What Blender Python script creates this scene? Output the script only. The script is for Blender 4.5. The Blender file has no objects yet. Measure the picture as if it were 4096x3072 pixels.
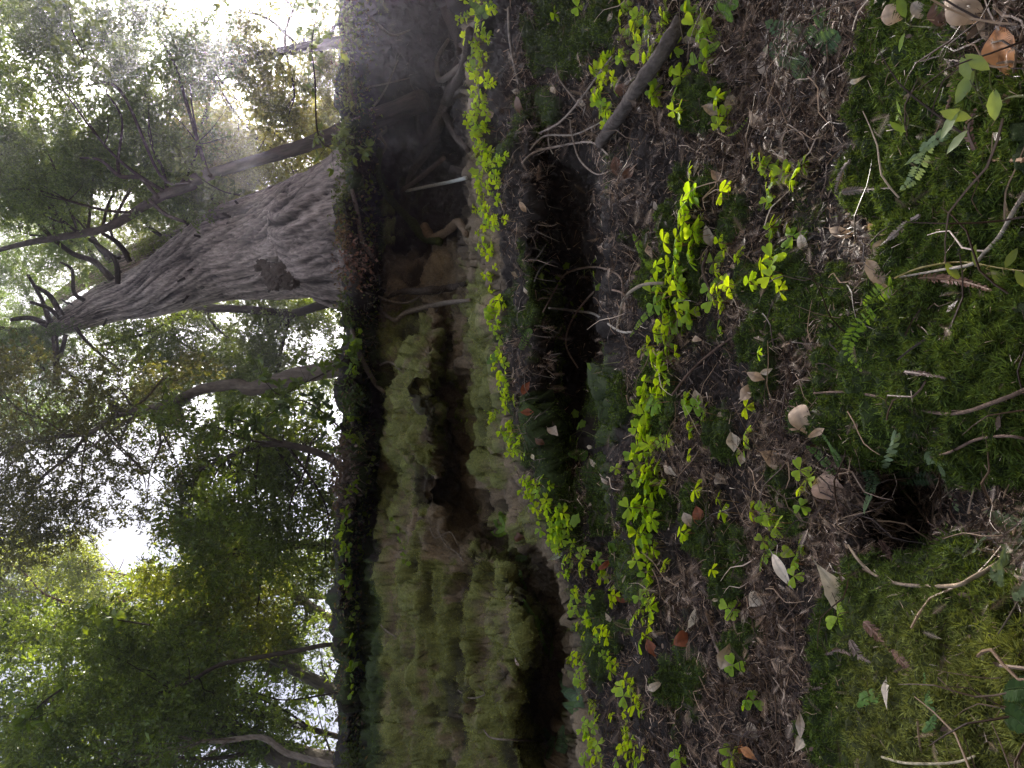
import bpy, math, random
import numpy as np
from mathutils import Vector, noise as mnoise
from mathutils.bvhtree import BVHTree
random.seed(7); rng = np.random.default_rng(11)
S = bpy.context.scene; COL = S.collection
R = math.radians
# ------------------------------------------------------------------ camera, sky, sun, exposure
PITCH = R(38.0); F = 687.0
CAM = np.array([0.0, 0.0, 1.5])
RIGHT = np.array([1.0, 0, 0]); UP = np.array([0, -math.sin(PITCH), math.cos(PITCH)]); FWD = np.array([0, math.cos(PITCH), math.sin(PITCH)])
cd = bpy.data.cameras.new('camera'); cam = bpy.data.objects.new('camera', cd); COL.objects.link(cam)
cd.sensor_width = 36.0; cd.lens = F/1024*36.0; cd.clip_start = 0.02; cd.clip_end = 2000
from mathutils import Matrix
m = Matrix.Identity(4)
for i in range(3):
    m[i][0] = -UP[i]; m[i][1] = RIGHT[i]; m[i][2] = -FWD[i]; m[i][3] = CAM[i]
cam.matrix_world = m                       # the phone is held upright, so the picture lies on its side
S.camera = cam
def ray(px, py):
    px = np.asarray(px, float)[..., None]; py = np.asarray(py, float)[..., None]
    return FWD + (512-px)/F*UP + (384-py)/F*RIGHT
SUN = ray(222, 4); SUN = SUN/np.linalg.norm(SUN)
sun_el = math.asin(SUN[2]); sun_az = math.atan2(SUN[0], SUN[1])
w = bpy.data.worlds.new('World'); S.world = w; w.use_nodes = True
nt = w.node_tree; bg = nt.nodes['Background']
sky = nt.nodes.new('ShaderNodeTexSky'); sky.sky_type = 'NISHITA'; sky.sun_disc = False
sky.sun_elevation = sun_el; sky.sun_rotation = sun_az; sky.dust_density = 3.0; sky.air_density = 1.0; sky.ozone_density = 1.0
tcw = nt.nodes.new('ShaderNodeTexCoord'); cn = nt.nodes.new('ShaderNodeTexNoise'); cn.inputs['Scale'].default_value = 3.5; cn.inputs['Detail'].default_value = 6
nt.links.new(tcw.outputs['Generated'], cn.inputs['Vector'])
cm = nt.nodes.new('ShaderNodeMapRange'); cm.inputs[1].default_value = .35; cm.inputs[2].default_value = .65; cm.inputs[3].default_value = .25; cm.inputs[4].default_value = .75; nt.links.new(cn.outputs[0], cm.inputs[0])
bw = nt.nodes.new('ShaderNodeRGBToBW'); nt.links.new(sky.outputs[0], bw.inputs[0])
cl = nt.nodes.new('ShaderNodeVectorMath'); cl.operation = 'SCALE'; cl.inputs[0].default_value = (1.15, 1.12, 1.08); nt.links.new(bw.outputs[0], cl.inputs['Scale'])
mxw = nt.nodes.new('ShaderNodeMix'); mxw.data_type = 'RGBA'; nt.links.new(cm.outputs[0], mxw.inputs['Factor']); nt.links.new(sky.outputs[0], mxw.inputs['A']); nt.links.new(cl.outputs[0], mxw.inputs['B'])
nt.links.new(mxw.outputs['Result'], bg.inputs[0]); bg.inputs[1].default_value = 0.08
sl = bpy.data.lights.new('sun', 'SUN'); sl.energy = 5.0; sl.angle = R(0.5); sl.color = (1, .93, .82)
so = bpy.data.objects.new('sun', sl); COL.objects.link(so)
so.rotation_euler = Vector(SUN).to_track_quat('Z', 'Y').to_euler()
S.view_settings.view_transform = 'Standard'; S.view_settings.look = 'None'
S.view_settings.exposure = 2.3; S.view_settings.gamma = 1
S.render.engine = 'CYCLES'
S.cycles.max_bounces = 6; S.cycles.transparent_max_bounces = 4
HAZE = .0032
# ------------------------------------------------------------------ helpers
def nrm(v): return v/(np.linalg.norm(v, axis=-1, keepdims=True)+1e-12)
def hsh(ix, iy, iz, seed):
    h = (ix*374761393 + iy*668265263 + iz*2147483647*3 + seed*1274126177) & 0xffffffff
    h = ((h ^ (h >> 13))*1274126177) & 0xffffffff
    h = ((h ^ (h >> 16))*2246822519) & 0xffffffff
    return ((h ^ (h >> 15)) & 0xffff)/32767.5-1.0
def vn(p, seed=0):
    p = np.asarray(p, float); i = np.floor(p).astype(np.int64); f = p-i; u = f*f*f*(f*(f*6-15)+10)
    r = 0
    for a in (0, 1):
        for b in (0, 1):
            for c in (0, 1):
                wgt = (u[..., 0] if a else 1-u[..., 0])*(u[..., 1] if b else 1-u[..., 1])*(u[..., 2] if c else 1-u[..., 2])
                r = r+wgt*hsh(i[..., 0]+a, i[..., 1]+b, i[..., 2]+c, seed)
    return r
ROT = np.array([[.36, .48, -.8], [-.8, .6, 0], [.48, .64, .6]])
def fbm(p, seed=0, o=4, g=.5):
    r = 0; a = 1; t = 0; p = np.asarray(p, float)@ROT
    for k in range(o):
        r = r+a*vn(p*2.03**k+k*17.3, seed+k); t += a; a *= g; p = p@ROT
    return r/t
def sst(a, b, x):
    t = np.clip((x-a)/(b-a), 0, 1); return t*t*(3-2*t)
class MB:
    def __init__(s): s.v = []; s.f = []; s.c = []; s.n = 0
    def add(s, v, f, c):
        v = np.asarray(v, float).reshape(-1, 3); f = np.asarray(f, np.int64).reshape(-1, 3)
        c = np.asarray(c, float); c = np.broadcast_to(c, (len(v), 3)) if c.ndim == 1 else c
        s.v.append(v); s.f.append(f+s.n); s.c.append(c); s.n += len(v)
    def build(s, name, mat, parent=None, smooth=True, origin=None):
        v = np.concatenate(s.v); f = np.concatenate(s.f); c = np.concatenate(s.c)
        if origin is not None: v = v-np.asarray(origin)
        me = bpy.data.meshes.new(name)
        me.vertices.add(len(v)); me.vertices.foreach_set('co', v.astype(np.float32).ravel())
        me.loops.add(len(f)*3); me.loops.foreach_set('vertex_index', f.astype(np.int32).ravel())
        me.polygons.add(len(f)); me.polygons.foreach_set('loop_start', np.arange(0, len(f)*3, 3, dtype=np.int32))
        me.polygons.foreach_set('use_smooth', np.full(len(f), smooth))
        me.update()
        at = me.color_attributes.new('Col', 'FLOAT_COLOR', 'POINT')
        at.data.foreach_set('color', np.concatenate([c, np.ones((len(c), 1))], 1).astype(np.float32).ravel())
        me.materials.append(mat)
        o = bpy.data.objects.new(name, me); COL.objects.link(o)
        if parent is not None: o.parent = parent
        return o
def tag(o, label=None, cat=None, group=None, kind=None):
    if label: o['label'] = label
    if cat: o['category'] = cat
    if group: o['group'] = group
    if kind: o['kind'] = kind
    return o
def empty(name, loc, label, cat, group=None):
    o = bpy.data.objects.new(name, None); o.location = tuple(loc); o.empty_display_size = .05; COL.objects.link(o)
    return tag(o, label, cat, group)
def scat(mb, tv, tf, pos, Rm, sc, col, tint=None):
    """copies of a template (tv, tf) at pos with axes Rm (N,3,3: rows are x,y,z axes)"""
    N = len(pos)
    if N == 0: return
    sc = np.asarray(sc, float); sc = sc[:, None] if sc.ndim == 1 else sc
    v = np.einsum('ka,nab->nkb', tv, Rm*sc[:, None, :] if sc.shape[1] == 1 else Rm*sc[:, :, None]) + pos[:, None, :]
    f = tf[None]+(np.arange(N)*len(tv))[:, None, None]
    c = np.repeat(col[:, None, :], len(tv), 1)
    if tint is not None: c = c*tint[None, :, None]
    mb.add(v.reshape(-1, 3), f.reshape(-1, 3), c.reshape(-1, 3))
def frame(t, n):
    """axes: x along t, z near n"""
    x = nrm(t); y = nrm(np.cross(n, x)); z = np.cross(x, y)
    return np.stack([x, y, z], 1)
def rv(n): return nrm(rng.normal(size=(n, 3)))
def smooth_path(P, k=6):
    P = np.asarray(P, float); out = []
    for i in range(len(P)-1):
        p0 = P[max(i-1, 0)]; p1 = P[i]; p2 = P[i+1]; p3 = P[min(i+2, len(P)-1)]
        for t in np.arange(k)/k:
            out.append(.5*((2*p1)+(-p0+p2)*t+(2*p0-5*p1+4*p2-p3)*t*t+(-p0+3*p1-3*p2+p3)*t**3))
    out.append(P[-1]); return np.array(out)
def tube(mb, P, r, col, n=7, rough=0.0, k=6, seed=0, smooth=True):
    P = np.asarray(P, float); r = np.broadcast_to(np.asarray(r, float), (len(P),))
    if smooth and len(P) > 1:
        Q = smooth_path(np.concatenate([P, r[:, None]], 1), k); P = Q[:, :3]; r = Q[:, 3]
    T = nrm(np.gradient(P, axis=0)); up = np.array([.13, .9, .41])
    A = nrm(np.cross(T, up)); B = np.cross(T, A)
    a = np.arange(n)/n*2*np.pi
    rr = np.maximum(r, 1e-4)[:, None]*np.ones(n)[None]
    V = P[:, None]+rr[..., None]*(np.cos(a)[None, :, None]*A[:, None]+np.sin(a)[None, :, None]*B[:, None])
    if rough:
        nn = fbm(V/np.maximum(r.mean(), 1e-3)*.9, 50+seed, 3); V = V+(V-P[:, None])*(nn*rough)[..., None]
    m = len(P); i = np.arange(m-1)[:, None]*n; j = np.arange(n)[None]; j2 = (j+1) % n
    q = np.stack([i+j, i+j2, i+n+j2, i+n+j], -1).reshape(-1, 4)
    f = np.concatenate([q[:, [0, 1, 2]], q[:, [0, 2, 3]]])
    caps = [[m*n, (t+1) % n, t] for t in range(n)]+[[m*n+1, (m-1)*n+t, (m-1)*n+(t+1) % n] for t in range(n)]
    V2 = np.concatenate([V.reshape(-1, 3), P[:1], P[-1:]])
    c = np.asarray(col)*(1+.18*fbm(V2*60, 70+seed, 2))[:, None]
    mb.add(V2, np.concatenate([f, caps]), c)
# ------------------------------------------------------------------ materials
def mat_leaf(name, trans=.45, rough=.45, spec=.35, tcol=(1.25, 1.1, .35)):
    m = bpy.data.materials.new(name); m.use_nodes = True; t = m.node_tree; N = t.nodes; L = t.links
    b = N['Principled BSDF']; b.inputs['Roughness'].default_value = rough; b.inputs['Specular IOR Level'].default_value = spec
    a = N.new('ShaderNodeAttribute'); a.attribute_name = 'Col'
    no = N.new('ShaderNodeTexNoise'); no.inputs['Scale'].default_value = 90; no.inputs['Detail'].default_value = 4
    tc = N.new('ShaderNodeTexCoord'); L.new(tc.outputs['Object'], no.inputs['Vector'])
    mr = N.new('ShaderNodeMapRange'); mr.inputs[3].default_value = .7; mr.inputs[4].default_value = 1.3; L.new(no.outputs[0], mr.inputs[0])
    mx = N.new('ShaderNodeVectorMath'); mx.operation = 'SCALE'; L.new(a.outputs['Color'], mx.inputs[0]); L.new(mr.outputs[0], mx.inputs['Scale'])
    L.new(mx.outputs[0], b.inputs['Base Color'])
    if trans > 0:
        tr = N.new('ShaderNodeBsdfTranslucent'); vm = N.new('ShaderNodeVectorMath'); vm.operation = 'MULTIPLY'
        L.new(mx.outputs[0], vm.inputs[0]); vm.inputs[1].default_value = tcol; L.new(vm.outputs[0], tr.inputs[0])
        ms = N.new('ShaderNodeMixShader'); ms.inputs[0].default_value = trans
        L.new(b.outputs[0], ms.inputs[1]); L.new(tr.outputs[0], ms.inputs[2]); L.new(ms.outputs[0], N['Material Output'].inputs[0])
    return m
def mat_bark(name, scale=30, stretch=(1, 1, .12), bump=.6, c0=.45, c1=1.35, rough=.9):
    m = bpy.data.materials.new(name); m.use_nodes = True; t = m.node_tree; N = t.nodes; L = t.links
    b = N['Principled BSDF']; b.inputs['Roughness'].default_value = rough; b.inputs['Specular IOR Level'].default_value = .04
    a = N.new('ShaderNodeAttribute'); a.attribute_name = 'Col'
    tc = N.new('ShaderNodeTexCoord'); mp = N.new('ShaderNodeMapping'); mp.inputs['Scale'].default_value = stretch
    L.new(tc.outputs['Object'], mp.inputs[0])
    no = N.new('ShaderNodeTexNoise'); no.inputs['Scale'].default_value = scale; no.inputs['Detail'].default_value = 8; no.inputs['Roughness'].default_value = .65
    L.new(mp.outputs[0], no.inputs['Vector'])
    cr = N.new('ShaderNodeMapRange'); cr.inputs[1].default_value = .3; cr.inputs[2].default_value = .7; cr.inputs[3].default_value = c0; cr.inputs[4].default_value = c1
    L.new(no.outputs[0], cr.inputs[0])
    vm = N.new('ShaderNodeVectorMath'); vm.operation = 'SCALE'; L.new(a.outputs['Color'], vm.inputs[0]); L.new(cr.outputs[0], vm.inputs['Scale'])
    L.new(vm.outputs[0], b.inputs['Base Color'])
    bp = N.new('ShaderNodeBump'); bp.inputs['Strength'].default_value = bump; bp.inputs['Distance'].default_value = .03
    L.new(no.outputs[0], bp.inputs['Height']); L.new(bp.outputs[0], b.inputs['Normal'])
    return m
M_canopy = mat_leaf('canopy_leaves', .42, .4, .4, (1.5, 1.25, .3))
M_sorrel = mat_leaf('sorrel_leaf', .6, .5, .25, (1.5, 1.25, .22))
M_fern = mat_leaf('fern_leaf', .5, .5, .3, (1.3, 1.15, .4))
M_dry = mat_leaf('dry_leaf', .15, .6, .3, (1.2, 1.0, .7))
M_moss = mat_leaf('moss', .3, .8, .1, (1.2, 1.1, .5))
M_litter = mat_leaf('litter', .08, .42, .3, (1, 1, 1))
M_bark = mat_bark('grey_bark', 24)
M_red = mat_bark('redwood_bark', 26, (1, 1, .14), 1.0, .3, 1.5)
M_root = mat_bark('root_wood', 60, (1, 1, .5), .5)
# ------------------------------------------------------------------ the bank and hillside: a lattice of profile points
# columns run across the bank, rows from the hilltop lip down to the foot; each entry is (position along the slope, distance)
cols = [-900, -300, -40, 100, 200, 300, 400, 500, 600, 700, 780, 1000, 1700]
def L_(s): return [tuple(float(x) for x in e.split('/')) for e in s.split()]
lat = {
 -40: L_('338/5.0 346/4.4 366/5.4 390/5.7 412/5.6 432/5.4 444/5.2 450/4.9 456/4.3 463/3.8 472/3.4 512/3.1 530/3.0 560/2.8 590/2.65 606/2.5 655/2.2 715/1.95 790/1.7 860/1.45 900/1.25 940/1.08 980/.95 1024/.84'),
 100: L_('340/5.0 348/4.45 366/5.3 390/5.6 415/5.5 435/5.2 446/4.9 456/4.6 464/4.2 474/3.8 483/3.4 520/3.1 538/3.1 572/2.85 596/2.7 612/2.5 655/2.2 715/1.95 790/1.7 860/1.42 900/1.3 940/1.15 980/1.0 1024/.88'),
 200: L_('343/5.0 352/4.4 368/4.9 390/5.2 412/5.2 434/4.9 448/4.7 462/4.4 474/4.0 485/3.75 492/3.4 528/3.05 545/3.2 585/3.15 606/2.85 618/2.5 660/2.2 720/1.95 790/1.7 860/1.45 900/1.32 940/1.2 980/1.08 1024/.95'),
 300: L_('343/5.0 354/4.45 372/4.75 388/4.7 408/4.7 432/4.4 447/4.4 464/4.25 480/3.95 492/3.75 500/3.4 534/3.05 550/3.3 588/3.3 608/2.95 618/2.5 660/2.2 720/1.95 790/1.68 860/1.4 900/1.22 940/1.1 980/1.05 1024/.95'),
 400: L_('343/5.0 352/4.35 368/4.62 384/4.4 408/4.15 430/4.0 444/4.28 460/4.22 478/4.0 500/3.75 508/3.4 536/3.05 552/3.2 588/3.25 610/2.85 620/2.45 660/2.2 720/1.95 790/1.68 860/1.4 900/1.2 940/1.05 980/.95 1024/.84'),
 500: L_('340/5.0 350/4.4 367/4.72 386/4.45 412/4.2 440/4.15 456/4.3 474/4.22 505/3.95 528/3.65 538/3.35 558/3.05 575/3.02 596/2.95 616/2.75 628/2.42 662/2.2 720/1.95 790/1.7 860/1.5 890/1.75 925/1.8 975/1.35 1024/1.1'),
 600: L_('336/5.0 346/4.4 362/4.65 384/4.3 425/4.1 480/3.95 518/3.75 540/4.05 558/3.95 572/3.6 580/3.3 594/3.1 606/2.95 618/2.8 630/2.65 644/2.42 672/2.2 725/1.95 790/1.7 860/1.45 900/1.3 940/1.14 980/1.0 1024/.86'),
 700: L_('336/5.0 346/4.4 360/4.6 380/4.3 425/4.1 480/3.9 515/3.8 535/4.08 562/3.98 582/3.6 592/3.25 604/3.05 614/2.9 626/2.75 638/2.6 650/2.4 678/2.2 728/1.95 790/1.72 860/1.42 900/1.24 940/1.06 980/.93 1024/.8'),
 780: L_('340/5.0 350/4.45 362/4.6 380/4.3 425/4.1 480/3.9 520/3.8 540/3.92 565/3.8 588/3.6 602/3.25 612/3.05 622/2.9 632/2.75 642/2.6 654/2.4 680/2.2 730/1.95 790/1.72 860/1.4 900/1.2 940/1.04 980/.92 1024/.8'),
}
lat[-900] = lat[-300] = lat[-40]; lat[1000] = lat[1700] = lat[780]
A = np.array([lat[c] for c in cols])            # (cols, rows, 2)
A[..., 1] = np.interp(A[..., 1], [0, 2.4, 3.1, 3.4, 3.75, 4.1, 4.4, 5.0, 5.7], [0, 2.4, 3.4, 4.0, 5.0, 6.3, 7.6, 8.8, 9.8])
A[..., 1] = A[..., 1]*F/np.sqrt(F*F+(A[..., 0]-512)**2)
ends = np.array([[1100, .72*.80], [1240, .6*.78]])
A = np.concatenate([A, np.broadcast_to(ends, (len(cols), 2, 2))], 1)
nr = A.shape[1]
def herm(xs, Y, xq):
    xs = np.asarray(xs, float); d = np.gradient(Y, xs, axis=0)
    i = np.clip(np.searchsorted(xs, xq)-1, 0, len(xs)-2); h = (xs[i+1]-xs[i]); t = (xq-xs[i])/h
    sh = (len(xq),)+(1,)*(Y.ndim-1); t = t.reshape(sh); h = h.reshape(sh)
    return ((2*t**3-3*t**2+1)*Y[i]+(t**3-2*t**2+t)*h*d[i]*.7+(-2*t**3+3*t**2)*Y[i+1]+(t**3-t**2)*h*d[i+1]*.7)
pyq = np.concatenate([np.linspace(-900, -240, 60)[:-1], np.linspace(-240, 1010, 870), np.linspace(1010, 1700, 60)[1:]])
seg = np.maximum(8, (np.abs(np.diff(A[5, :, 0]))*.95).astype(int)); seg = np.minimum(seg, 64)
tq = np.concatenate([np.linspace(i, i+1, s, endpoint=False) for i, s in enumerate(seg)]+[[nr-1.0]])
G = herm(cols, A, pyq); G = np.swapaxes(herm(np.arange(nr), np.swapaxes(G, 0, 1), tq), 0, 1)   # (py, t, 2)
wob = np.stack([pyq/17.0, pyq*0+.3, pyq*0+.7], -1)
G[..., 0] += (13*fbm(wob*.5, 801, 4))[:, None]*np.interp(tq, [0, 4, 6, nr], [1, .6, 0, 0])[None]
G[..., 0] += 11*fbm(np.stack([np.repeat(pyq[:, None]/21, len(tq), 1), np.repeat(tq[None]*.6, len(pyq), 0), 0*G[..., 0]], -1), 811, 3)*np.interp(tq, [0, 2, 15, 17, nr+0.], [.6, 1, 1, .5, .2])[None]
PX = G[..., 0]; PY = np.repeat(pyq[:, None], len(tq), 1); TT = np.repeat(tq[None], len(pyq), 0)
PT = CAM+ray(PX, PY)*G[..., 1:2]
NY, NT = PX.shape
# material masks on the ground itself
def blob(px, py, rx, ry, ang=0):
    a = R(ang); dx = PX-px+WX; dy = PY-py+WY; u = (dx*math.cos(a)+dy*math.sin(a))/rx; v = (-dx*math.sin(a)+dy*math.cos(a))/ry
    return np.clip(1.25-np.sqrt(u*u+v*v), 0, 1)
WX = 26*fbm(PT*5, 711, 3); WY = 34*fbm(PT*5, 721, 3)
nz = fbm(PT*4.0, 3, 4); nz2 = fbm(PT*11, 9, 3)
ledge = np.interp(pyq, [-40, 100, 200, 300, 400, 500, 600, 700, 780], [472, 483, 492, 500, 508, 538, 580, 592, 602])[:, None]
face = sst(380, 386, PX)*(1-sst(-4, 4, PX-ledge))
rock = face.copy()
strat = fbm(PT*np.array([1.3, 7, 13.])+.5*fbm(PT*1.1, 43, 3)[..., None], 41, 6, .6)
moss = np.zeros_like(PX)
for b in [(408, 360, 28, 55), (418, 430, 30, 50), (400, 480, 20, 50), (425, 345, 20, 28), (485, 340, 18, 32), (484, 400, 22, 40), (492, 450, 20, 30), (430, 620, 60, 75), (440, 690, 70, 90), (500, 570, 24, 50, 20),
          (500, 640, 45, 60), (430, 780, 60, 70), (520, 760, 30, 50), (365, 350, 14, 30), (360, 460, 10, 80), (362, 640, 18, 120), (395, 215, 14, 40, 30), (480, 300, 12, 30), (350, 130, 10, 60),
          (560, 30, 26, 34), (575, 60, 20, 26), (545, 110, 12, 30), (590, 20, 20, 20), (548, 310, 12, 30), (552, 390, 14, 60), (560, 480, 22, 50), (615, 400, 16, 36), (600, 500, 14, 40), (630, 560, 16, 30), (600, 640, 18, 30), (640, 270, 12, 40), (520, 130, 10, 40, 30),
          (780, 290, 26, 34), (770, 360, 18, 30), (820, 410, 16, 20), (680, 290, 20, 20), (730, 560, 25, 30), (700, 180, 20, 14),
          (700, 100, 20, 30), (740, 210, 18, 26), (690, 250, 22, 40), (800, 300, 30, 40), (660, 420, 18, 40), (720, 440, 16, 26), (700, 520, 18, 30), (650, 500, 16, 30), (790, 500, 16, 24), (740, 640, 14, 22), (690, 690, 18, 30), (530, 300, 12, 40), (530, 430, 10, 30), (930, -90, 70, 90), (560, -60, 40, 60), (720, -100, 50, 40), (930, 880, 110, 110), (700, 880, 50, 50), (440, 890, 70, 100), (905, 80, 45, 90, 10), (930, 180, 70, 60), (960, 300, 80, 60), (930, 360, 80, 50), (880, 420, 60, 60, 30), (950, 240, 60, 50), (1000, 420, 50, 60), (870, 640, 45, 60), (960, 660, 90, 90), (950, 740, 110, 60), (860, 720, 40, 50), (850, 300, 20, 30), (1010, 120, 40, 60)]:
    moss = np.maximum(moss, blob(*b))
for b in [(450, 420, 9, 120, 2), (452, 500, 16, 40), (470, 520, 20, 35), (478, 470, 16, 30), (455, 560, 16, 24, -20), (490, 535, 14, 20), (450, 265, 50, 22), (545, 690, 22, 50), (460, 590, 14, 20)]:
    moss = moss*(1-np.clip(1.7*blob(*b), 0, 1)*.93)
moss = sst(.10, .30, moss+.30*nz+.14*nz2+.08*sst(860, 910, PX))
moss = moss*np.where(face > .5, sst(-.26, .12, strat+.35*nz2+.10), 1)
moss = np.where((PX > 395) & (PX < 465) & (PY < 290), moss*.1, moss)
shade_col = np.zeros(PX.shape+(3,))
# displacement
du = np.gradient(PT, axis=0); dv = np.gradient(PT, axis=1); NRM = nrm(np.cross(du, dv))
NRM *= np.sign(np.sum(NRM*(CAM-PT), -1, keepdims=True)+1e-9)
NRM = nrm(NRM)
dist = np.linalg.norm(PT-CAM, axis=-1)
s_ = np.clip(dist/3.0, .5, 2.0)
big = fbm(PT*3.2, 21, 3)*.085*s_
mid = fbm(PT*12, 31, 4)*.030*s_
rid = (1-np.abs(fbm(PT*np.array([.9, 2.2, 4.2])+.25*fbm(PT*1.5, 44, 2)[..., None], 45, 4, .42)))**2.0
crk = -np.clip(.14-np.abs(fbm(PT*np.array([1.8, 5, 6.5]), 47, 3)), 0, 1)*.7
fine = fbm(PT*60, 51, 3)*.011
hole = sst(.16, .42, fbm(PT*np.array([1.7, 4.2, 4.6]), 131, 4)); dsp = big*(1-.3*face)+mid*(1-.88*face)+fine*(1+1.5*face)+face*(strat*.055+crk*.35)+face*(.4+.6*moss)*(rid*.12-.06)+moss*(.02+(1-face)*(.018*vn(PT*26, 5)+.016*fbm(PT*52, 15, 2))+.022*face*fbm(PT*np.array([1.4, 6, 7.]), 7, 4))-face*hole*.08
soil = (1-face)
dsp = dsp+soil*(np.abs(fbm(PT*24, 61, 3))*.03*s_)
edge = sst(0, 1, TT)*1.0
P2 = PT+NRM*dsp[..., None]*np.clip(.25+edge, 0, 1)[..., None]
# hillside rows going up behind the lip
hr = []
base = P2[:, 0]
for (dy, dz) in [(.35, .22), (.9, .85), (1.8, 1.85), (3, 3.1), (5, 5.2), (8, 8.3), (12, 12.4), (18, 18), (30, 28), (60, 45), (120, 70)]:
    p = base+np.array([0, dy, dz]); p = p+np.stack([0*dy*base[:, 0], 0*base[:, 0], fbm(p*.6, 77, 3)*min(.05*dy, 1.0)], 1)
    p[:, 0] = base[:, 0]*(1+dy*.25); hr.append(p)
hr = np.array(hr[::-1]).swapaxes(0, 1)
fr = []
last = P2[:, -1]
for (y, z) in [(.50, .95), (.44, .55), (.4, .2), (.3, .0), (.1, -.03)]:
    p = last.copy(); p[:, 1] = y; p[:, 2] = z; fr.append(p+fbm(p*3, 5, 2)[:, None]*.03)
fr = np.array(fr).swapaxes(0, 1)
V = np.concatenate([hr, P2, fr], 1); NV = V.shape[1]
soilc = np.array([.016, .011, .008])*(1+.5*nz2)[..., None]
rockc = np.array([.17, .128, .078])*(1+.35*fbm(PT*6, 91, 4)+.25*strat)[..., None]
rocky = sst(.1, .8, fbm(PT*np.array([3, 3, 5.]), 97, 3)+.35)
rockc = rockc*(1-.35*rocky[..., None])
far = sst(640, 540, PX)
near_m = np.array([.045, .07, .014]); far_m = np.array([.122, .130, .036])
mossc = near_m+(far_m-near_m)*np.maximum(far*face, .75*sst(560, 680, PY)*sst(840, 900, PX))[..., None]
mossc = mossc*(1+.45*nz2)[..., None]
dark = np.where((PY < 265), 1, 0)*face
cc = soilc*(1-face[..., None])+rockc*face[..., None]
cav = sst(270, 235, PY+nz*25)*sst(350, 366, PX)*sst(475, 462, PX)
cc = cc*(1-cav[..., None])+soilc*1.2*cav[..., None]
cc = cc*(1-moss[..., None])+mossc*moss[..., None]
cc = cc*(1-.8*(hole*face)[..., None])+soilc*(.8*hole*face)[..., None]
cc = cc*(1-.45*moss*(1-face))[..., None]  # ground under the moss darkened: shade between tufts put into the colour
C = np.concatenate([np.broadcast_to(np.array([.05, .045, .02]), hr.shape), np.clip(cc, .004, 1), np.broadcast_to(np.array([.04, .03, .02]), fr.shape)], 1)
ii = (np.arange(NY-1)[:, None]*NV+np.arange(NV-1)[None]); q = np.stack([ii, ii+1, ii+NV+1, ii+NV], -1).reshape(-1, 4)
BF = np.concatenate([q[:, [0, 1, 2]], q[:, [0, 2, 3]]])
def mat_bank():
    m = bpy.data.materials.new('bank_soil_and_rock'); m.use_nodes = True; t = m.node_tree; N = t.nodes; L = t.links
    b = N['Principled BSDF']; b.inputs['Roughness'].default_value = .85; b.inputs['Specular IOR Level'].default_value = .25
    a = N.new('ShaderNodeAttribute'); a.attribute_name = 'Col'; tc = N.new('ShaderNodeTexCoord')
    n1 = N.new('ShaderNodeTexNoise'); n1.inputs['Scale'].default_value = 55; n1.inputs['Detail'].default_value = 9; n1.inputs['Roughness'].default_value = .7
    L.new(tc.outputs['Object'], n1.inputs['Vector'])
    r1 = N.new('ShaderNodeMapRange'); r1.inputs[1].default_value = .3; r1.inputs[2].default_value = .7; r1.inputs[3].default_value = .5; r1.inputs[4].default_value = 1.5; L.new(n1.outputs[0], r1.inputs[0])
    v = N.new('ShaderNodeVectorMath'); v.operation = 'SCALE'; L.new(a.outputs['Color'], v.inputs[0]); L.new(r1.outputs[0], v.inputs['Scale']); L.new(v.outputs[0], b.inputs['Base Color'])
    bp = N.new('ShaderNodeBump'); bp.inputs['Strength'].default_value = .8; bp.inputs['Distance'].default_value = .012; L.new(n1.outputs[0], bp.inputs['Height']); L.new(bp.outputs[0], b.inputs['Normal'])
    return m
M_bank = mat_bank()
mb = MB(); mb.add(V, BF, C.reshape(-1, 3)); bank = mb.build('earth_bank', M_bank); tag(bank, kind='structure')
gb = MB(); gx = np.linspace(-60, 60, 61); gy = np.linspace(-80, .45, 41); X_, Y_ = np.meshgrid(gx, gy, indexing='ij')
Z_ = fbm(np.stack([X_, Y_, X_*0], -1)*.5, 3, 3)*.05-.06
GV = np.stack([X_, Y_, Z_], -1); i2 = (np.arange(60)[:, None]*41+np.arange(40)[None]); q = np.stack([i2, i2+41, i2+42, i2+1], -1).reshape(-1, 4)
gb.add(GV, np.concatenate([q[:, [0, 1, 2]], q[:, [0, 2, 3]]]), np.array([.06, .048, .035])); tag(gb.build('ground', M_bank), kind='structure')
# ray casting on the visible part of the bank
vis = V[:, hr.shape[1]:hr.shape[1]+NT]
vi = (np.arange(NY-1)[:, None]*NT+np.arange(NT-1)[None]); q = np.stack([vi, vi+1, vi+NT+1, vi+NT], -1).reshape(-1, 4)
BVH = BVHTree.FromPolygons([tuple(p) for p in vis.reshape(-1, 3)], [tuple(x) for x in q.tolist()])
def hit(px, py):
    d = nrm(ray(px, py)); h = BVH.ray_cast(Vector(CAM), Vector(d))
    if h[0] is None: return CAM+d*3.5, -d
    n = np.array(h[1]); n = n if np.dot(n, d) < 0 else -n
    return np.array(h[0]), n
def onb(px, py, lift=0.0):
    p, n = hit(px, py); return p+n*lift
DU = np.array([0, 0, 1.0])
# normals of the displaced bank for scattering
dn = nrm(np.cross(np.gradient(P2, axis=0), np.gradient(P2, axis=1))); dn *= np.sign(np.sum(dn*(CAM-P2), -1, keepdims=True)+1e-9)
inview = (PY > -230) & (PY < 1000) & (PX > 338) & (PX < 1050)
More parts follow.
